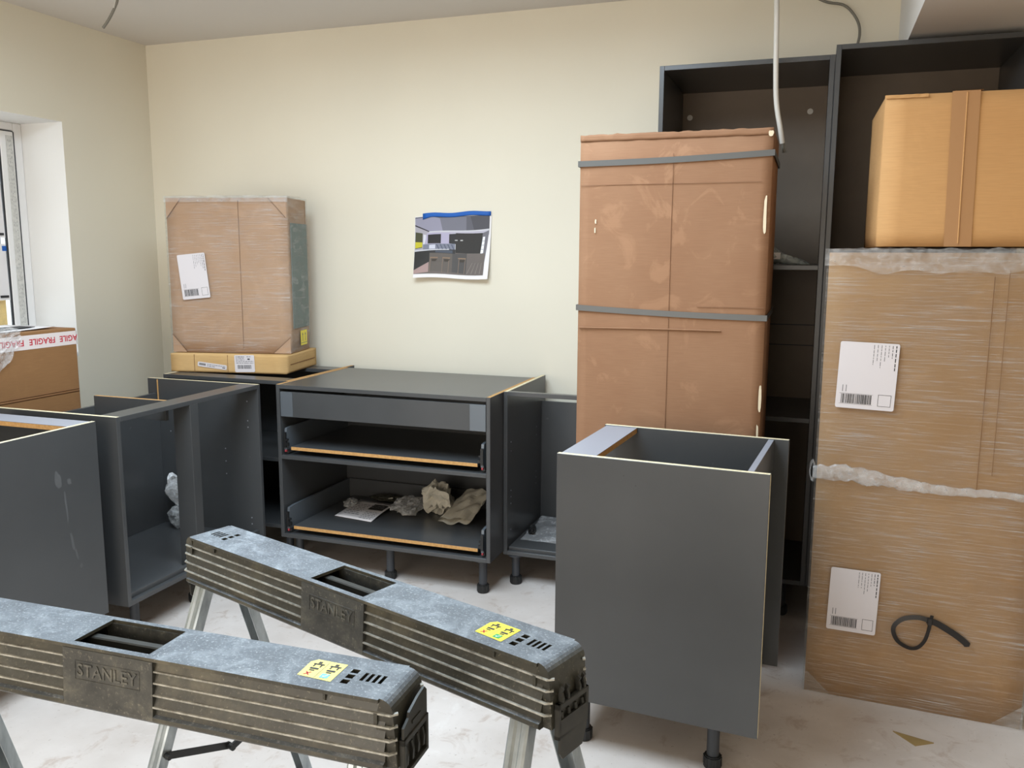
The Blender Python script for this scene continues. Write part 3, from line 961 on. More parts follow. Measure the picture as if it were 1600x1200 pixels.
# --- carton on top of it
c = thing('top_carton', (3.752, -1.105, 1.489), 'brown cardboard carton with tape down its front, on top of the wrapped carton at right', 'box', rad(1.2))
carton(c, 0.62, 0.52, 0.452, 'card_top', bulge=0.003, seed=7.0)
b = B()
b.grid(2, 12, lambda u, v: (0.180 + 0.075 * u + 0.008 * (1 - v), -0.0045 - 0.0012 * (u > .4), 0.0 + 0.455 * v), smooth=False)
b.grid(2, 8, lambda u, v: (0.188 + 0.075 * u, -0.004 + 0.50 * v, 0.4565), smooth=False)
tp = obj('parcel_tape', b, 'kraft', c, local=True, fix=False)
b = B(); b.tube([(0.226, -0.0065, 0.01), (0.220, -0.0065, 0.45)], 0.0022, 6)
obj('tape_seam', b, 'card_top', tp, local=True)
b = B()
b.grid(14, 2, lambda u, v: (-0.004 + 0.12 * u, -0.004 - 0.004 * noise.noise((u * 9, v, 2)), 0.442 + 0.010 * v + 0.004 * noise.noise((u * 14, v, 6))))
obj('crushed_edge', b, 'card_top', c, local=True)

# --- flat carton and the wrapped carton standing on it (back left)
c = thing('flat_carton', (0.5465, -0.564, 0.8705), 'thin flat brown carton lying on the back corner cabinet', 'box', rad(10.1))
carton(c, 0.612, 0.385, 0.0905, 'card_flat', bulge=0.002, seed=9.0)
shipping_label(c, (0.345, -0.0035, 0.004), (1, 0, 0.03), (-0.03, 0, 1), 0.105, 0.085, 12, 'barcode_label', 'carton')
shipping_label(c, (0.145, -0.0035, 0.030), (1, 0, -0.11), (0.11, 0, 1), 0.155, 0.024, 13, 'strip_label', 'strip')
b = B()
b.box(0.610, 0.6145, 0.05, 0.36, 0.040, 0.043); b.box(0.127, 0.1285, -0.0026, 0.0, 0.005, 0.088); b.box(0.305, 0.3065, -0.0026, 0.0, 0.005, 0.088)
obj('score_line', b, 'crease', c, local=True)

c = thing('wrapped_carton', (0.531, -0.520, 0.9645), 'film-wrapped cardboard carton with grey side, standing on the flat carton', 'box', rad(12.5))
UW, UD, UH = 0.617, 0.262, 0.762
carton(c, UW, UD, UH, 'card_pink', bulge=0.003, seed=3.0)
b = B(); b.box(UW + 0.0025, UW + 0.006, 0.035, UD - 0.008, 0.12, UH - 0.12, bev=0.001)
obj('grey_side_board', b, 'foam', c, local=True)
b = B(); b.box(0.372, 0.3735, -0.0048, -0.003, 0.02, UH - 0.01)
obj('score_line', b, 'crease', c, local=True)
film_shell(c, UW, UD, UH, 0.0, ['film', 'film_side'], seed=6.0, nx=30, nz=60)
b = B()
b.grid(44, 6, lambda u, v: (-0.01 + (UW + 0.02) * u, -0.009 - 0.004 * noise.noise((u * 9, v * 4, 5)), UH + 0.010 - 0.03 * v + 0.010 * noise.noise((u * 8, 0, 2)) * (1 - v)))
b.grid(44, 6, lambda u, v: (-0.01 + (UW + 0.02) * u, -0.009 + 0.2 * v, UH + 0.010 + 0.010 * noise.noise((u * 8, v * 2, 2))))
obj('film_hem', b, 'polyt', c, local=True)
for pts in ([(0, UH - 0.10), (0.08, UH), (0, UH)], [(UW, UH - 0.10), (UW - 0.09, UH), (UW, UH)], [(0, 0.09), (0.075, 0.0), (0, 0.0)], [(UW, 0.08), (UW - 0.09, 0.0), (UW, 0.0)]):
    b = B(); b.poly([(x, -0.0035, z) for x, z in pts])
    cor = obj('corner_protector', b, 'card_pink', c, local=True)
    b = B(); b.tube([(pts[0][0], -0.0042, pts[0][1]), (pts[1][0], -0.0042, pts[1][1])], 0.0011, 6)
    obj('corner_edge', b, 'crease', cor, local=True)
shipping_label(c, (0.070, -0.0115, 0.262), (1, 0, 0.10), (-0.10, 0, 1), 0.145, 0.222, 21)
b = B()
b.poly([(UW + 0.0105, 0.11, 0.03), (UW + 0.0105, 0.20, 0.03), (UW + 0.0105, 0.20, 0.105), (UW + 0.0105, 0.11, 0.105)])
yl = obj('yellow_label', b, 'yellow', c, local=True)
b = B()
for y in (0.135, 0.172):
    b.poly([(UW + 0.0110, y, 0.050), (UW + 0.0110, y + 0.006, 0.050), (UW + 0.0110, y + 0.006, 0.085), (UW + 0.0110, y, 0.085)])
    b.poly([(UW + 0.0110, y - 0.006, 0.082), (UW + 0.0110, y + 0.012, 0.082), (UW + 0.0110, y + 0.003, 0.096)])
b.poly([(UW + 0.0110, 0.115, 0.040), (UW + 0.0110, 0.195, 0.040), (UW + 0.0110, 0.195, 0.043), (UW + 0.0110, 0.115, 0.043)])
obj('label_print', b, 'inkg', yl, local=True)

# --- carton with the fragile tape, standing by the window
FX, FY0, FY1, FZ = 0.450, -1.80, -1.047, 1.125
c = thing('fragile_carton', (0.25, -1.42, 0), 'brown carton with white fragile tape standing between the window wall and the cabinets', 'box')
b = B(); b.box(0.045, FX, FY0, FY1, 0, FZ, bev=0.006, seg=2)
body = obj('carton_body', b, 'card_frag', c)
b = B(); b.tube([(FX + 0.0005, FY0 + 0.01, 0.852), (FX + 0.0005, FY1 - 0.005, 0.850)], 0.0022, 6)
b.tube([(FX + 0.0005, FY0 + 0.01, 0.842), (FX + 0.0005, FY1 - 0.005, 0.8405)], 0.003, 6)
obj('fold_crease', b, 'crease', c)
b = B()
b.box(FX - 0.001, FX + 0.0012, FY0 - 0.001, FY1 + 0.0012, 1.052, 1.112)
b.box(0.045, FX + 0.0012, FY1 - 0.001, FY1 + 0.0012, 1.052, 1.112)
tp = obj('fragile_tape', b, 'tapew', c)
for yc, word in ((-1.092, 'AGILE'), (-1.229, 'FRAGILE'), (-1.388, 'FRAGILE'), (-1.547, 'FRAGILE')):
    # the tape was put on upside down
    text_obj('tape_lettering', word, 0.036, 'redink', frame((FX + 0.0016, yc, 1.083), (0, -1, 0), (0, 0, -1)), tp, 0.0, 0.0007)
# loose clear wrap hanging over the near end of that box
b = B()
def wrapfn(u, v):
    y = -1.62 + 0.27 * u
    if v < 0.35:
        k = v / 0.35
        x = 0.24 + (FX - 0.24) * k; z = FZ + 0.012 + 0.022 * noise.noise((u * 6, v * 9, 1)) + 0.008
    else:
        k = (v - 0.35) / 0.65
        drop = (0.33 - 0.27 * u) * (1 + 0.25 * noise.noise((u * 5, 3, 1)))
        x = FX + 0.016 + 0.020 * abs(noise.noise((u * 7, v * 8, 2))); z = FZ + 0.02 - drop * k
    return (x, y + 0.02 * noise.noise((u * 5, v * 8, 7)), z)
b.grid(36, 44, wrapfn)
wr = solo('plastic_wrap', b, 'poly', (0.45, -1.5, FZ), 'crumpled clear plastic wrap hanging over the fragile-taped carton', 'plastic wrap')
b = B(); b.grid(8, 6, lambda u, v: (0.10 + 0.30 * v, -1.45 + 0.34 * u, FZ + 0.002 + 0.004 * u * v + 0.006 * max(0, u - .6)))
pl = solo('loose_sheet', b, 'paper', (0.25, -1.3, FZ), 'white paper sheets lying on top of the fragile-taped carton', 'paper')
m = pl.modifiers.new('thickness', 'SOLIDIFY'); m.thickness = 0.002; m.offset = 1
b = B(); b.box(0.27, 0.36, -1.36, -1.18, FZ + 0.0105, FZ + 0.0125)
solo('pencil_case', b, 'gasket', (0.25, -1.25, FZ), 'thin dark flat sheet on the papers by the window', 'sheet')
bpy.data.objects['pencil_case'].name = 'dark_sheet'

# ------------------------------------------------------------------ the print taped to the back wall
PX0, PX1, PZ0, PZ1 = 1.640, 2.056, 1.338, 1.645
c = thing('kitchen_print', (1.848, -0.002, PZ0), 'colour print of a dark fitted kitchen taped to the cream wall', 'poster')
def paper(u, v, k=0.0):
    """u left-right, v top-down; sheet hangs from the tape and curls off the wall at the foot"""
    x = PX0 + (PX1 - PX0) * u - 0.010 * u * v
    z = PZ1 - (PZ1 - PZ0) * v + 0.012 * u * (1 - v) + 0.004 * math.sin(u * 6)
    y = -0.004 - 0.030 * v * v - 0.006 * math.sin(u * 5 + v * 2) * v - k
    return (x, y, z)
b = B(); b.grid(20, 14, lambda u, v: paper(u, v))
sh = obj('paper_sheet', b, 'paper', c)
shades = {}
def pm(r, g, bb):
    k = (r, g, bb)
    if k not in shades: shades[k] = plain('print_%d_%d_%d' % k, srgb(r, g, bb), 0.45)
    return shades[k]
PR = [
    ([(240, 255), (1190, 250), (1190, 440), (240, 440)], (92, 92, 102)),
    ([(240, 270), (470, 262), (640, 300), (640, 430), (420, 440), (240, 350)], (148, 146, 164)),
    ([(560, 280), (900, 262), (900, 424), (600, 432)], (116, 116, 128)),
    ([(950, 256), (1190, 252), (1190, 415), (1000, 425)], (74, 74, 82)),
    ([(240, 350), (420, 440), (420, 700), (240, 700)], (168, 164, 172)),
    ([(245, 435), (340, 455), (340, 630), (245, 640)], (66, 68, 44)),
    ([(245, 555), (340, 565), (340, 622), (245, 632)], (196, 186, 44)),
    ([(350, 470), (385, 475), (385, 600), (350, 610)], (212, 212, 220)),
    ([(420, 440), (1190, 415), (1190, 480), (420, 600)], (186, 182, 196)),
    ([(400, 455), (700, 455), (765, 660), (350, 660)], (176, 170, 194)),
    ([(410, 475), (580, 470), (580, 582), (410, 582)], (26, 26, 30)),
    ([(685, 470), (775, 462), (775, 585), (685, 580)], (32, 34, 38)),
    ([(350, 590), (765, 582), (765, 655), (350, 652)], (122, 126, 142)),
    ([(430, 600), (510, 595), (510, 645), (430, 645)], (204, 206, 220)),
    ([(770, 455), (1112, 455), (1082, 790), (770, 700)], (36, 35, 35)),
    ([(1112, 455), (1190, 430), (1150, 790), (1082, 790)], (112, 110, 118)),
    ([(1115, 500), (1142, 500), (1122, 740), (1085, 735)], (238, 238, 244)),
    ([(240, 690), (1150, 690), (1148, 945), (240, 945)], (104, 96, 92)),
    ([(240, 672), (440, 658), (440, 800), (240, 895)], (36, 36, 36)),
    ([(440, 655), (770, 650), (770, 710), (440, 700)], (42, 42, 46)),
    ([(240, 900), (432, 805), (432, 925), (240, 942)], (168, 142, 138)),
    ([(440, 695), (735, 700), (735, 920), (440, 915)], (94, 87, 82)),
    ([(735, 700), (920, 690), (920, 930), (735, 920)], (74, 72, 72)),
    ([(515, 668), (735, 662), (735, 695), (515, 690)], (70, 78, 92)),
    ([(245, 658), (690, 645), (690, 656), (245, 672)], (206, 206, 212)),
    ([(760, 536), (795, 534), (795, 545), (760, 546)], (190, 190, 190)),
    ([(830, 534), (862, 532), (862, 545), (830, 546)], (190, 190, 190)),
    ([(420, 436), (1190, 412), (1190, 428), (420, 450)], (206, 206, 212)),
    ([(240, 345), (425, 432), (425, 444), (240, 362)], (52, 50, 58)),
]
for i in range(5):
    PR.append(([(520 + i * 48, 592), (534 + i * 48, 592), (566 + i * 48, 650), (552 + i * 48, 650)], (84, 90, 108)))
for i in range(4):
    y = 545 + i * 48
    PR.append(([(1112 - i * 6, y), (1138 - i * 6, y), (1138 - i * 6, y + 6), (1112 - i * 6, y + 6)], (150, 150, 158)))
for x in (450, 610, 690, 820, 900):
    PR.append(([(x, 750), (x + 8, 750), (x + 2, 930), (x - 6, 930)], (128, 110, 96)))
for x in (450, 610, 810):
    PR.append(([(x, 745), (x + 100, 745), (x + 100, 760), (x, 760)], (134, 112, 92)))
    PR.append(([(x + 20, 768), (x + 95, 768), (x + 70, 795), (x + 25, 795)], (58, 50, 42)))
for i in range(4):
    PR.append(([(930 + i * 55, 930), (940 + i * 55, 930), (1000 + i * 40, 800), (994 + i * 40, 800)], (136, 128, 122)))
b = B()
pmats = []
for i, (pts, colr) in enumerate(PR):
    mt = pm(*colr)
    if mt not in pmats: pmats.append(mt)
    q = [((x - 240) / 960 * 0.985 + 0.004, (y - 250) / 745 + 0.006) for x, y in pts]
    # fill each polygon as a small grid fan so that it follows the curl of the sheet
    cx, cy = sum(p[0] for p in q) / len(q), sum(p[1] for p in q) / len(q)
    N = 9
    k = 0.0006 + i * 0.00005
    for j in range(len(q)):
        a, d = q[j], q[(j + 1) % len(q)]
        for s in range(N):
            for t in range(N):
                def L(r, w):
                    ex, ey = a[0] + (d[0] - a[0]) * w, a[1] + (d[1] - a[1]) * w
                    return paper(cx + (ex - cx) * r, cy + (ey - cy) * r, k)
                r0, r1, w0, w1 = s / N, (s + 1) / N, t / N, (t + 1) / N
                if s == 0: b.poly([L(0, 0), L(r1, w0), L(r1, w1)], pmats.index(mt))
                else: b.poly([L(r0, w0), L(r1, w0), L(r1, w1), L(r0, w1)], pmats.index(mt))
bmesh.ops.remove_doubles(b.bm, verts=b.bm.verts, dist=1e-7)
obj('printed_picture', b, pmats, sh, fix=False)
b = B()
b.grid(16, 3, lambda u, v: (PX0 + 0.045 + (PX1 - PX0 - 0.047) * u, -0.0075 - 0.001 * math.sin(u * 9), PZ1 + 0.016 - 0.021 * v + 0.010 * u - 0.010 * max(0, 0.12 - u) / 0.12 * v + 0.003 * math.sin(u * 11)))
o = obj('blue_tape', b, 'blue', c)
m = o.modifiers.new('thickness', 'SOLIDIFY'); m.thickness = 0.0006

# ------------------------------------------------------------------ cables
def smooth_path(pts, n=8):
    pts = [Vector(p) for p in pts]
    P = [pts[0]] + pts + [pts[-1]]
    out = []
    for i in range(1, len(P) - 2):
        for k in range(n):
            t = k / n
            a, b_, c_, d = P[i - 1], P[i], P[i + 1], P[i + 2]
            out.append(0.5 * ((2 * b_) + (c_ - a) * t + (2 * a - 5 * b_ + 4 * c_ - d) * t * t + (3 * b_ - a - 3 * c_ + d) * t ** 3))
    out.append(pts[-1])
    return out
c = thing('hanging_cable', (3.36, -0.45, H), 'thick white cable hanging from the ceiling in front of the tall cabinet', 'cable')
b = B(); b.tube(smooth_path([(3.36, -0.45, H), (3.375, -0.52, 2.48), (3.391, -0.60, 2.375), (3.400, -0.62, 2.152), (3.408, -0.62, 2.02), (3.426, -0.62, 1.925), (3.436, -0.605, 1.872)]), 0.0095, 10)
sheath = obj('cable_sheath', b, 'cable_w', c)
b = B()
for dx, dy in ((0.004, 0.0), (-0.003, 0.004), (0.0, -0.004)):
    b.tube([(3.436 + dx, -0.605 + dy, 1.875), (3.441 + dx * 1.5, -0.600 + dy, 1.852), (3.445 + dx * 2, -0.597 + dy, 1.838)], 0.003, 6)
obj('cable_core', b, 'cable_g', sheath)
b = B(); b.tube(smooth_path([(3.44, -0.05, H), (3.50, -0.06, 2.535), (3.56, -0.06, 2.500), (3.625, -0.06, 2.483), (3.662, -0.06, 2.452), (3.690, -0.06, 2.405), (3.697, -0.06, 2.36), (3.690, -0.06, 2.31), (3.685, -0.06, 2.225)]), 0.0055, 8)
solo('grey_cable', b, 'cable_g', (3.44, -0.05, H), 'thin grey cable curling down the wall behind the tall cabinets', 'cable')
c = thing('cable_stub', (0.68, -0.90, H), 'short grey cable end poking out of the ceiling above the window wall', 'cable')
b = B(); b.tube(smooth_path([(0.674, -0.90, H), (0.664, -0.90, 2.545), (0.648, -0.90, 2.515), (0.612, -0.90, 2.468), (0.575, -0.90, 2.433)]), 0.006, 8)
obj('cable_sheath', b, 'cable_g', c)
b = B(); b.tube([(0.668, -0.907, 2.575), (0.659, -0.907, 2.54), (0.646, -0.907, 2.508)], 0.0028, 6)
obj('cable_core', b, 'cable_w', c)

# ------------------------------------------------------------------ small things
# black cable tie stuck to the wrapped carton
c = thing('cable_tie', (3.93, -1.16, 0.22), 'black looped cable tie hanging on the film of the right wrapped carton', 'cable tie')
ey = lambda x: -1.126 - math.tan(rad(3.1)) * (x - 3.616) - 0.016
lp = [(3.974, 0.318), (3.945, 0.322), (3.905, 0.312), (3.880, 0.288), (3.876, 0.262), (3.892, 0.232), (3.925, 0.216), (3.950, 0.222), (3.968, 0.248), (3.977, 0.285), (3.980, 0.315), (3.984, 0.335)]
def ribbon(name, pts, w, parent):
    sp = smooth_path([(x, ey(x), z) for x, z in pts], 5)
    b = B()
    rows = []
    for i, p in enumerate(sp):
        d = (sp[min(i + 1, len(sp) - 1)] - sp[max(i - 1, 0)]).normalized()
        n_ = Vector((-d.z, 0, d.x))
        ww = w(i / (len(sp) - 1))
        rows.append([b.bm.verts.new(p + n_ * ww + Vector((0, -0.003, 0))), b.bm.verts.new(p - n_ * ww)])
    for a, d in zip(rows, rows[1:]): b.bm.faces.new((a[0], d[0], d[1], a[1]))
    o = obj(name, b, 'tie', parent)
    m = o.modifiers.new('thickness', 'SOLIDIFY'); m.thickness = 0.003; m.offset = 0
    return o
ribbon('loop', lp, lambda t: 0.0075 - 0.003 * t, c)
ribbon('tail', [(3.970, 0.318), (4.00, 0.311), (4.05, 0.285), (4.078, 0.266), (4.093, 0.252)], lambda t: 0.010 if t < 0.9 else 0.010 * (1 - t) * 10 + 0.0008, c)
b = B(); b.box(3.971, 3.985, ey(3.978) - 0.009, ey(3.978) + 0.004, 0.303, 0.326, bev=0.002)
obj('tie_head', b, 'tie', c)

# veneer offcut on the floor
b = B(); b.prism([(3.880, -1.308), (3.937, -1.373), (3.992, -1.338)], 'z', 0.0, 0.003)
solo('veneer_offcut', b, 'ply', (3.936, -1.34, 0), 'small triangular brown board offcut lying on the floor', 'offcut')

# leaflet and packets in the lower drawer
ZD = 0.207
b = B()
def leaf(u, v, k=0):
    a, bb, cc, d = Vector((1.452, -0.545)), Vector((1.665, -0.575)), Vector((1.66, -0.31)), Vector((1.44, -0.27))
    q = a * (1 - u) * (1 - v) + bb * u * (1 - v) + cc * u * v + d * (1 - u) * v
    return (q.x, q.y, ZD + 0.003 + k + 0.010 * math.sin(v * 2.6) * u + 0.004 * v)
b.grid(8, 8, leaf)
c = thing('leaflet', (1.55, -0.43, ZD), 'white printed instruction leaflet lying in the lowest drawer', 'leaflet')
o = obj('leaflet_sheet', b, 'paper', c)
m = o.modifiers.new('thickness', 'SOLIDIFY'); m.thickness = 0.001
b = B()
rnd = random.Random(5)
def lput(u0, u1, v0, v1, m=0): b.poly([leaf(u0, v0, 0.0014), leaf(u1, v0, 0.0014), leaf(u1, v1, 0.0014), leaf(u0, v1, 0.0014)], m)
for k in range(7):
    u = 0.10
    while u < (0.45 if k < 5 else 0.9):
        L = rnd.uniform(0.03, 0.10); lput(u, min(u + L, 0.92), 0.20 + k * 0.085, 0.225 + k * 0.085, 1); u += L + 0.025
for k in range(5):
    u = 0.60
    while u < 0.95:
        L = rnd.uniform(0.03, 0.08); lput(u, min(u + L, 0.95), 0.08 + k * 0.07, 0.10 + k * 0.07, 1); u += L + 0.025
for i in range(5):
    for j in range(4): lput(0.55 + i * 0.08, 0.63 + i * 0.08, 0.50 + j * 0.08, 0.58 + j * 0.08, 0)
obj('leaflet_print', b, ['foil', 'inkg'], o)

def crumple(cx, cy, z0, sx, sy, sz, seed, nu=22, nv=14, amp=0.35, freq=2.2, flat=True):
    """closed crinkled bag lying on z0"""
    b = B()
    def P(u, v):
        a = 2 * math.pi * u; t = math.pi * (v - 0.5)
        d = Vector((math.cos(a) * math.cos(t), math.sin(a) * math.cos(t), math.sin(t)))
        k = 1 + amp * noise.noise(d * freq + Vector((seed, seed * 1.7, 0))) + amp * 0.45 * noise.noise(d * freq * 2.6 + Vector((0, seed, seed)))
        z = z0 + sz * 0.5 + d.z * sz * 0.5 * k
        return (cx + d.x * sx * k, cy + d.y * sy * k, max(z0 + 0.0012, z))
    b.grid(nu, nv, P, smooth=False)
    bmesh.ops.remove_doubles(b.bm, verts=b.bm.verts, dist=1e-5)
    return b
# two torn paper bags and one dark foil packet
b = crumple(1.905, -0.335, ZD, 0.070, 0.055, 0.150, 3.3, amp=0.6, freq=1.8)
c = thing('torn_paper_bag', (1.925, -0.335, ZD), 'torn upright beige paper bag crumpled in the lowest drawer', 'paper bag')
obj('bag_body', b, 'bagpaper', c)
b = B()
b.grid(10, 6, lambda u, v: (1.86 + 0.14 * u, -0.405 - 0.02 * v + 0.02 * noise.noise((u * 4, v * 4, 1)), ZD + 0.06 + (0.10 - 0.05 * abs(u - .4)) * v + 0.02 * noise.noise((u * 9, v * 2, 6))), smooth=False)
o = obj('torn_flap', b, 'bagpaper', c)
m = o.modifiers.new('thickness', 'SOLIDIFY'); m.thickness = 0.0008
b = B()
def bag2(u, v, s=1):
    a, bb, cc, d = Vector((1.975, -0.500)), Vector((2.125, -0.455)), Vector((2.145, -0.25)), Vector((2.015, -0.24))
    q = a * (1 - u) * (1 - v) + bb * u * (1 - v) + cc * u * v + d * (1 - u) * v
    th = 0.030 * math.sin(math.pi * min(1, max(0, u))) ** 0.5 * (1 - 0.25 * v)
    z = ZD + 0.008 + 0.085 * v + s * th * 0.5 + 0.014 * noise.noise((u * 4 + s, v * 4, 9)) + 0.012
    return (q.x, q.y, max(ZD + 0.0012, z))
b.grid(14, 14, lambda u, v: bag2(u, v, 1), smooth=False)
b.grid(14, 14, lambda u, v: bag2(u, v, -1), smooth=False)
solo('flat_paper_bag', b, 'bagpaper', (2.05, -0.36, ZD), 'flat-folded beige paper bag at the right of the lowest drawer', 'paper bag')
b = crumple(1.755, -0.36, ZD, 0.070, 0.09, 0.07, 8.1, amp=0.5)
solo('clear_packet', b, 'polyd', (1.755, -0.36, ZD), 'crinkled dark clear plastic packet between leaflet and paper bags', 'packet')
b = crumple(1.58, -0.235, ZD, 0.10, 0.03, 0.035, 5.1, amp=0.35)
solo('foil_packet', b, 'foil', (1.60, -0.24, ZD), 'flat dark foil packet behind the leaflet in the lowest drawer', 'packet')
b = crumple(1.435, -0.36, ZD, 0.035, 0.05, 0.03, 6.1, amp=0.5)
solo('plastic_scrap', b, 'polyd', (1.435, -0.36, ZD), 'small dark plastic scrap left of the leaflet in the lowest drawer', 'scrap')

# knotted bag of fittings in the corner cabinet
BX, BY, BZ = 0.795, -0.842, 0.166
c = thing('fittings_bag', (BX, BY, BZ), 'knotted clear plastic bag of metal fittings in the corner cabinet', 'bag')
b = crumple(BX, BY, BZ, 0.062, 0.040, 0.115, 2.2, amp=0.22, freq=2.6)
obj('bag_body', b, 'polyd', c)
b = B()
def neck(u, v):
    a = 2 * math.pi * u
    r = 0.011 + 0.056 * min(1, 2.2 * max(0, v - 0.05)) ** 0.8 * (1 + 0.4 * noise.noise((math.cos(a) * 2, math.sin(a) * 2, v * 4)))
    return (BX - 0.01 + 0.012 * v + r * math.cos(a), BY + r * 0.5 * math.sin(a), BZ + 0.108 + 0.135 * v + 0.02 * math.sin(a * 3) * v)
b.grid(20, 10, neck, smooth=False)
obj('bag_neck', b, mat_poly('white_poly_neck', 0.75, (0.9, 0.9, 0.9, 1)), c)
b = B()
for i in range(8):
    a = i * 2.4
    x, y = BX + 0.026 * math.cos(a), BY + 0.016 * math.sin(a)
    z = BZ + 0.022 + 0.008 * i
    b.tube([(x - 0.017, y, z), (x + 0.017 * math.cos(a), y + 0.01, z + 0.01)], 0.006, 8)
obj('metal_fittings', b, 'galv', c)
b = B(); b.tube(smooth_path([(BX - 0.016, BY, BZ + 0.110), (BX + 0.004, BY - 0.012, BZ + 0.115), (BX + 0.006, BY + 0.008, BZ + 0.107), (BX - 0.016, BY, BZ + 0.110)]), 0.007, 8)
obj('bag_knot', b, 'poly', c)

# plastic bag on the tall unit's shelf
SX, SY, SZ = 3.42, -0.43, 1.4235
c = thing('shelf_bag', (SX, SY, SZ), 'clear plastic bag of fittings on the tall cabinet shelf', 'bag')
b = B()
def sb(u, v):
    a = 2 * math.pi * v
    r = (0.055 * (1 - u) ** 0.8 + 0.006) * (1 + 0.35 * noise.noise((u * 4, math.cos(a) * 1.5, math.sin(a) * 1.5)))
    z = SZ + 0.045 * (1 - u) + r * 0.62 * math.sin(a)
    return (SX - 0.05 + 0.185 * u, SY + r * 1.2 * math.cos(a), max(SZ + 0.0012, z))
b.grid(18, 16, sb, smooth=False)
obj('bag_body', b, mat_poly('pale_green_poly', 0.5, (0.66, 0.76, 0.76, 1)), c)
b = B(); b.box(SX - 0.045, SX + 0.025, SY - 0.060, SY - 0.058, SZ + 0.022, SZ + 0.047)
bl = obj('bag_label', b, 'paper', c)
b = B()
for x in (-0.02, 0.004): b.tube([(SX + x, SY - 0.0602, SZ + 0.036), (SX + x, SY - 0.0607, SZ + 0.036)], 0.002, 6)
obj('label_print', b, 'ink', bl)
b = B()
for i in range(6):
    b.tube([(SX - 0.035 + i * 0.016, SY - 0.02, SZ + 0.008), (SX - 0.025 + i * 0.016, SY + 0.03, SZ + 0.014)], 0.006, 8)
obj('metal_fittings', b, 'galv', c)

# clear sheet in the open cabinet
b = B()
b.grid(18, 12, lambda u, v: (NX0 + T + 0.02 + 0.50 * u, NYF + 0.12 + 0.34 * v, NZB + T + 0.0165 + 0.030 * max(0, noise.noise((u * 4, v * 4, 2))) + 0.05 * max(0, v - 0.75) * (1 - u)))
solo('plastic_sheet', b, 'poly', (2.6, -0.3, NZB + T + 0.015), 'crumpled clear plastic sheet on the floor of the open base cabinet', 'plastic sheet')
b = crumple(NX0 + T + 0.045, NYF + 0.22, NZB + T + 0.0145, 0.018, 0.03, 0.045, 4.4, 14, 8)
solo('black_bracket', b, 'black', (NX0 + T + 0.04, NYF + 0.22, NZB + T + 0.014), 'small black plastic scrap by the side panel of the open base cabinet', 'scrap')

# ------------------------------------------------------------------ sawhorses
def plate(b, x0, x1, y0, y1, z0, z1, holes, m=0):
    """flat plate with rectangular holes that have real side walls"""
    xs = sorted({x0, x1, *[v for h in holes for v in h[:2]]})
    ys = sorted({y0, y1, *[v for h in holes for v in h[2:]]})
    solid = lambda i, j: 0 <= i < len(xs) - 1 and 0 <= j < len(ys) - 1 and not any(h[0] - 1e-9 <= xs[i] and xs[i + 1] <= h[1] + 1e-9 and h[2] - 1e-9 <= ys[j] and ys[j + 1] <= h[3] + 1e-9 for h in holes)
    for i in range(len(xs) - 1):
        for j in range(len(ys) - 1):
            if not solid(i, j): continue
            a, c_, d, e = xs[i], xs[i + 1], ys[j], ys[j + 1]
            b.poly([(a, d, z1), (c_, d, z1), (c_, e, z1), (a, e, z1)], m)
            b.poly([(a, e, z0), (c_, e, z0), (c_, d, z0), (a, d, z0)], m)
            if not solid(i - 1, j): b.poly([(a, d, z0), (a, d, z1), (a, e, z1), (a, e, z0)], m)
            if not solid(i + 1, j): b.poly([(c_, d, z0), (c_, e, z0), (c_, e, z1), (c_, d, z1)], m)
            if not solid(i, j - 1): b.poly([(a, d, z0), (c_, d, z0), (c_, d, z1), (a, d, z1)], m)
            if not solid(i, j + 1): b.poly([(a, e, z0), (a, e, z1), (c_, e, z1), (c_, e, z0)], m)
    bmesh.ops.remove_doubles(b.bm, verts=b.bm.verts, dist=1e-6)

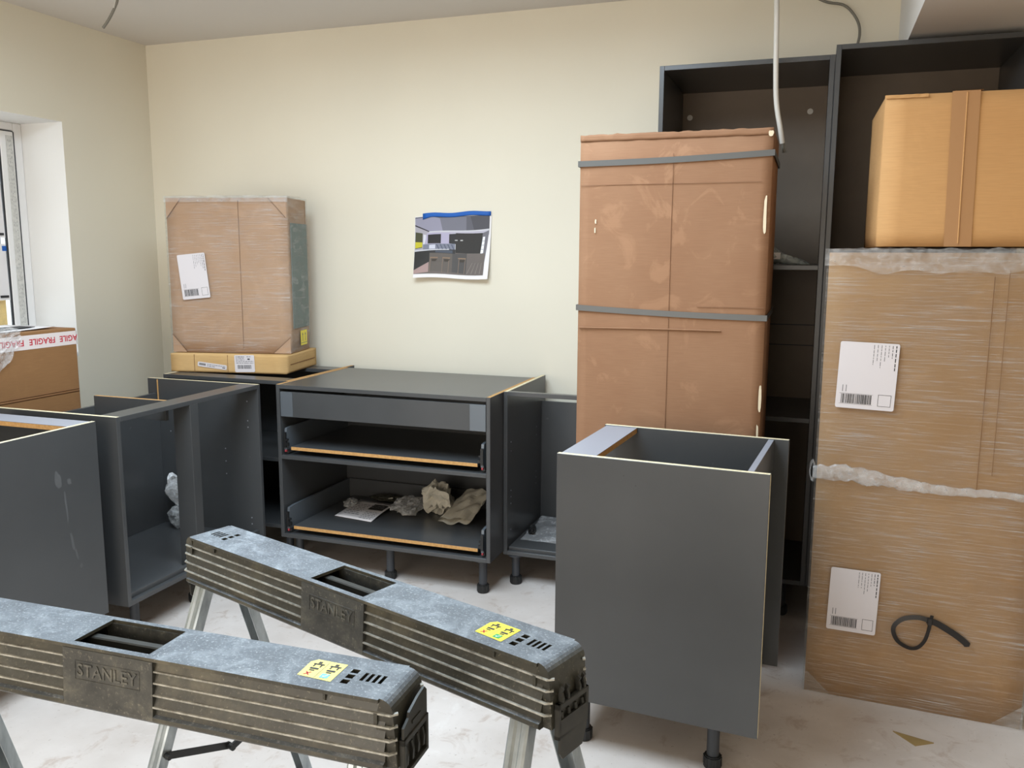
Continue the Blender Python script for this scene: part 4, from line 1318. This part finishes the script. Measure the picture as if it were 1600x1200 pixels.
def sawhorse(loc, rz, label, faded, latch_up):
    c = thing('sawhorse', loc, label, 'sawhorse', rz, 'folding sawhorses')
    L, ZTOP = 0.512, 0.810
    hw = 0.056
    # top plate with hand hole and vents
    b = B()
    holes = [(-0.080, 0.076, -0.044, 0.046)]
    for s in (1, -1):
        for k in range(3):
            y = -0.022 + k * 0.017
            holes.append((min(s * 0.418, s * 0.431), max(s * 0.418, s * 0.431), y * s - 0.006, y * s + 0.006))
        for k in range(4):
            x = 0.443 + k * 0.0105
            holes.append((min(s * x, s * (x + 0.006)), max(s * x, s * (x + 0.006)), min(s * -0.012, s * 0.013), max(s * -0.012, s * 0.013)))
    plate(b, -L + 0.014, L - 0.014, -hw, hw, ZTOP - 0.006, ZTOP, holes)
    o = obj('top_plate', b, 'saw', c, local=True)
    # rounded end noses
    for s in (-1, 1):
        b = B()
        prof = []
        for k in range(7):
            a = rad(90 - k * 15)
            prof.append((s * (L - 0.014 + 0.022 * math.cos(a)), ZTOP - 0.022 + 0.022 * math.sin(a)))
        prof += [(s * (L + 0.011), ZTOP - 0.060), (s * (L + 0.014), ZTOP - 0.108), (s * (L - 0.02), ZTOP - 0.108), (s * (L - 0.02), ZTOP - 0.03), (s * (L - 0.014), ZTOP - 0.006)]
        b.prism([(x, z) for x, z in prof], 'y', -hw + 0.004, hw - 0.004)
        nose = obj('end_cap', b, 'saw', c, local=True)
        # bracket plate, latch and hooks on the end
        b = B()
        xe = s * (L + 0.013)
        xo = s * (L + 0.023)
        z0, z1 = ZTOP - 0.128, ZTOP - 0.066
        b.box(xe, xo, -0.044, -0.037, z0, z1, bev=0.001); b.box(xe, xo, 0.037, 0.044, z0, z1, bev=0.001)
        b.box(xe, xo, -0.044, 0.044, z0, z0 + 0.008, bev=0.001); b.box(xe, xo, -0.044, 0.044, z1 - 0.010, z1, bev=0.001)
        b.box(xe, xe + s * 0.003, -0.040, 0.040, z0, z1)
        for k in range(4):
            y = -0.030 + k * 0.020
            b.prism([(xe, z0 + 0.01), (xe + s * 0.008, z0 + 0.014), (xe + s * 0.009, z0 + 0.030), (xe + s * 0.006, z0 + 0.044), (xe, z0 + 0.046)], 'y', y - 0.003, y + 0.003)
        br = obj('end_bracket', b, 'sawd', nose, local=True)
        b = B()
        if latch_up and s == 1:
            pts = [(-0.042, z1 - 0.004), (0.042, z1 - 0.004), (0.042, z1 + 0.040), (0.034, z1 + 0.048), (0.010, z1 + 0.044), (-0.022, z1 + 0.034), (-0.024, z1 + 0.026), (-0.042, z1 + 0.018)]
            b.prism(pts, 'x', xe + s * 0.004, xe + s * 0.008)
            b.box(xe + s * 0.008, xe + s * 0.0095, -0.014, 0.016, z1 + 0.012, z1 + 0.017)
        else:
            for y in (-0.030, -0.014, 0.020, 0.034):
                b.prism([(xe, z1 - 0.006), (xe + s * 0.009, z1 - 0.006), (xe + s * 0.009, z1 + 0.008), (xe + s * 0.006, z1 + 0.016), (xe + s * 0.009, z1 + 0.022), (xe + s * 0.003, z1 + 0.026), (xe, z1 + 0.014)], 'y', y - 0.0025, y + 0.0025)
            b.prism([(-0.032, z0 - 0.036), (0.026, z0 - 0.036), (0.038, z0 - 0.01), (0.040, z0 + 0.034), (-0.040, z0 + 0.034), (-0.040, z0 - 0.024)], 'x', xe + s * 0.006, xe + s * 0.010)
        obj('latch', b, 'sawd', nose, local=True)
    # ribbed sides of the beam
    ribs = [(0.022, 0.0555), (0.041, 0.0575), (0.061, 0.0598), (0.081, 0.0620)]
    for sgn in (-1, 1):
        for u0, u1 in ((-L + 0.004, -0.092), (0.092, L - 0.004)):
            b = B()
            # stepped wall: every board leans out to the lip below it
            prof = [(0.042, 0.006), (0.0475, 0.006)]
            for dz, out in ribs:
                prof += [(out - 0.003, dz), (out - 0.003, dz + 0.003), (out - 0.0075, dz + 0.005)]
            prof += [(0.0565, 0.097), (0.0635, 0.099), (0.0645, 0.105), (0.060, 0.110), (0.042, 0.110)]
            b.prism([(sgn * v, ZTOP - z) for v, z in prof], 'x', u0, u1)
            wall = obj('beam_side', b, 'saw', c, local=True)
            for dz, out in ribs:
                b = B()
                e0 = u0 - (0.009 if u0 < -0.2 else 0); e1 = u1 + (0.009 if u1 > 0.2 else 0)
                b.prism([(sgn * (out - 0.0045), ZTOP - dz + 0.0006), (sgn * out, ZTOP - dz + 0.0004), (sgn * (out + 0.0004), ZTOP - dz - 0.0012), (sgn * out, ZTOP - dz - 0.0026), (sgn * (out - 0.0045), ZTOP - dz - 0.0030)], 'x', e0, e1)
                # the lip turns the corner onto the end cap
                ec, d_ = (e1, 1) if u0 > 0 else (e0, -1)
                b.prism([(ec, sgn * out), (ec + d_ * 0.009, sgn * (out - 0.010)), (ec + d_ * 0.006, sgn * (out - 0.014)), (ec - d_ * 0.002, sgn * (out - 0.0045))], 'z', ZTOP - dz - 0.0028, ZTOP - dz + 0.0003)
                obj('rib', b, 'sawlip', wall, local=True)
            # short blocks closing the top recess near the end
            ue = u1 if u0 > 0 else u0
            d = -1 if u0 > 0 else 1
            for q_ in ((0.10, 0.104, 0.0535, 0.018, 0.006), (0.012, 0.018, 0.0560, 0.041, 0.022)):
                b = B(); b.box(ue + d * q_[0], ue + d * q_[1], sgn * 0.044, sgn * q_[2], ZTOP - q_[3], ZTOP - q_[4])
                obj('stop_block', b, 'saw', wall, local=True)
        # plain name panel in the middle
        b = B()
        b.prism([(sgn * 0.044, ZTOP - 0.0062), (sgn * 0.0570, ZTOP - 0.0062), (sgn * 0.0630, ZTOP - 0.100), (sgn * 0.0645, ZTOP - 0.105), (sgn * 0.060, ZTOP - 0.110), (sgn * 0.044, ZTOP - 0.110)], 'x', -0.092, 0.092)
        npn = obj('name_panel', b, 'sawname', c, local=True)
        tilt = math.atan2(0.006, 0.094)
        exv = Vector((-sgn, 0, 0)); eyv = Vector((0, -sgn * math.sin(tilt), math.cos(tilt)))
        def PT(dz): return sgn * (0.0570 + 0.0060 * (dz - 0.0062) / 0.0938)
        fr_ = [(-0.066, 0.026), (0.066, 0.026), (0.066, 0.058), (-0.066, 0.058)]
        b = B()
        for i in range(4):
            a, d = fr_[i], fr_[(i + 1) % 4]
            b.tube([(a[0], PT(a[1]), ZTOP - a[1]), (d[0], PT(d[1]), ZTOP - d[1])], 0.0011, 6)
        obj('raised_border', b, 'sawname', npn, local=True)
        mtx = frame((0, PT(0.042) + sgn * 0.0004, ZTOP - 0.042), exv, eyv)
        text_obj('raised_lettering', 'STANLEY', 0.030, 'emboss', mtx, npn, 0.0012, 0.0004, local=True)
    # inside bars of the hand hole
    b = B()
    b.box(-0.092, 0.092, -0.006, 0.010, ZTOP - 0.060, ZTOP - 0.010, bev=0.002)
    b.box(-0.092, 0.092, -0.044, 0.046, ZTOP - 0.075, ZTOP - 0.070)
    b.box(-0.088, 0.088, -0.028, -0.022, ZTOP - 0.05, ZTOP - 0.022)
    obj('handle_bar', b, 'sawd', c, local=True)
    b = B()
    b.box(-L + 0.02, -0.094, -0.043, 0.043, ZTOP - 0.100, ZTOP - 0.045)
    b.box(0.094, L - 0.02, -0.043, 0.043, ZTOP - 0.100, ZTOP - 0.045)
    obj('beam_core', b, 'sawd', c, local=True)
    # warning sticker
    b = B()
    zS = ZTOP + 0.0006
    b.poly([(0.343, -0.027, zS), (0.404, -0.031, zS), (0.404, 0.026, zS), (0.350, 0.028, zS), (0.341, 0.018, zS)])
    st = obj('warning_sticker', b, 'yellowf' if faded else 'yellow', c, local=True)
    b = B()
    zq = zS + 0.0004
    def q(x0, x1, y0, y1, m): b.poly([(x0, y0, zq), (x1, y0, zq), (x1, y1, zq), (x0, y1, zq)], m)
    q(0.3725, 0.3732, -0.027, 0.024, 3)
    for x0 in (0.348, 0.378):     # little loaded-trestle pictograms
        q(x0 + 0.002, x0 + 0.021, 0.011, 0.0145, 0)
        q(x0 + 0.004, x0 + 0.0065, 0.004, 0.012, 0); q(x0 + 0.016, x0 + 0.0185, 0.004, 0.012, 0)
        q(x0 + 0.008, x0 + 0.014, 0.0155, 0.021, 0)
        q(x0 + 0.003, x0 + 0.018, -0.004, 0.001, 0); q(x0 + 0.005, x0 + 0.014, -0.009, -0.006, 0)
    # cross on the left half, tick on the right half
    for sg in (1, -1):
        b.poly([(0.3505, -0.018 - 0.005 * sg, zq), (0.3535, -0.018 - 0.005 * sg, zq), (0.3615, -0.018 + 0.005 * sg, zq), (0.3585, -0.018 + 0.005 * sg, zq)], 1)
    q(0.380, 0.394, -0.025, -0.012, 2)
    zq += 0.0003
    b.poly([(0.3835, -0.019, zq), (0.386, -0.023, zq), (0.392, -0.015, zq), (0.3905, -0.0142, zq), (0.386, -0.0205, zq), (0.3845, -0.0180, zq)], 4)
    obj('sticker_print', b, ['ink', 'redink', 'teal' if faded else 'green', 'inkg', 'paper'], st, local=True)
    # folded steel legs
    for s in (-1, 1):
        for sgn in (-1, 1):
            top = Vector((s * 0.462, sgn * 0.036, 0.724)); bot = Vector((s * 0.503, sgn * 0.272, 0.0))
            ax = (bot - top).normalized()
            wx = Vector((1, 0, 0)); wx = (wx - ax * wx.dot(ax)).normalized()
            wy = ax.cross(wx).normalized()
            if wy.y * sgn < 0: wy = -wy
            # channel section with a pressed groove
            sec = [(-0.020, -0.013), (-0.020, 0.010), (-0.016, 0.013), (-0.008, 0.013), (-0.004, 0.009), (0.004, 0.009), (0.008, 0.013), (0.016, 0.013), (0.020, 0.010), (0.020, -0.013),
                   (0.0175, -0.013), (0.0175, 0.008), (-0.0175, 0.008), (-0.0175, -0.013)]
            b = B()
            end = bot - ax * 0.035
            A = [b.bm.verts.new(top + wx * u + wy * v) for u, v in sec]
            C = [b.bm.verts.new(end + wx * u + wy * v) for u, v in sec]
            n = len(sec)
            for i in range(n): b.bm.faces.new((A[i], A[(i + 1) % n], C[(i + 1) % n], C[i]))
            b.bm.faces.new(A); b.bm.faces.new(C[::-1])
            lg = obj('leg', b, 'galv', c, local=True)
            b = B()
            for p0, p1, k in ((end - ax * 0.02, bot, 1.15),):
                A = [b.bm.verts.new(p0 + wx * u * k + wy * v * k) for u, v in ((-0.02, -0.014), (0.02, -0.014), (0.02, 0.014), (-0.02, 0.014))]
                C = []
                for u, v in ((-0.02, -0.014), (0.02, -0.014), (0.02, 0.014), (-0.02, 0.014)):
                    w_ = p1 + wx * u * k + wy * v * k
                    t = -w_.z / ax.z
                    C.append(b.bm.verts.new(w_ + ax * t))
                for i in range(4): b.bm.faces.new((A[i], A[(i + 1) % 4], C[(i + 1) % 4], C[i]))
                b.bm.faces.new(A); b.bm.faces.new(C[::-1])
            obj('rubber_foot', b, 'black', lg, local=True)
        # folding spreader between the two legs of this end
        zs = 0.33
        k = (0.724 - zs) / 0.724
        xs_ = s * (0.462 + 0.041 * k) - s * 0.024
        ys_ = 0.036 + 0.236 * k
        for sgn in (-1, 1):
            b = B()
            p0 = Vector((xs_, sgn * ys_, zs)); p1 = Vector((xs_, 0, zs - 0.055))
            d = (p1 - p0).normalized(); nn = Vector((1, 0, 0)).cross(d).normalized()
            sec = [(-0.008, -0.003), (0.008, -0.003), (0.008, 0.003), (-0.008, 0.003)]
            A = [b.bm.verts.new(p0 + Vector((v, 0, 0)) + nn * u) for u, v in sec]
            C = [b.bm.verts.new(p1 + Vector((v + 0.006 * sgn, 0, 0)) + nn * u) for u, v in sec]
            for i in range(4): b.bm.faces.new((A[i], A[(i + 1) % 4], C[(i + 1) % 4], C[i]))
            b.bm.faces.new(A); b.bm.faces.new(C[::-1])
            if sgn == 1: b.tube([(xs_ - 0.012, 0, zs - 0.055), (xs_ + 0.012, 0, zs - 0.055)], 0.008, 10)
            b.tube([(xs_ - 0.008, sgn * ys_, zs), (xs_ + 0.014, sgn * ys_, zs)], 0.006, 8)
            obj('spreader_bar', b, 'black', c, local=True)
    return c
n_ = NT('dusty_raised_lettering')
n_.col(n_.ramp(n_.noise(90, 4, 0.7), [(0.35, srgb(64, 66, 65)), (0.65, srgb(112, 111, 103))])); n_.set(0.5)
MAT['emboss'] = n_.m
n_ = NT('dusty_toplit_lip')
n_.col(n_.ramp(n_.noise(40, 5, 0.7), [(0.35, srgb(116, 115, 107)), (0.65, srgb(190, 190, 182))])); n_.set(0.5)  # light from above put into the lip colour, along with dust and wear
MAT['sawlip'] = n_.m
n_ = NT('scuffed_grey_plastic')
k_ = n_.ramp(n_.noise(16, 6, 0.7), [(0.35, srgb(50, 52, 52)), (0.55, srgb(72, 73, 70)), (0.75, srgb(108, 106, 96))])
n_.col(n_.mix(n_.math('MULTIPLY', n_.fac(n_.noise(130, 4, 0.7), 0.58, 0.72), 0.55), k_, srgb(150, 146, 132)))
n_.set(0.45); n_.bump(n_.noise(90, 4, 0.7), 0.15, 0.001)
MAT['sawname'] = n_.m
MAT['yellowf'] = plain('faded_yellow_sticker', srgb(240, 226, 128), 0.5)
sawhorse((2.7315, -2.581, 0), math.atan2(-0.328, 0.979), 'dusty black folding sawhorse with bright yellow sticker, the farther one, set aslant', False, False)
sawhorse((2.5005, -2.934, 0), 0.02, 'dusty black folding sawhorse with faded sticker, nearest the camera', True, True)
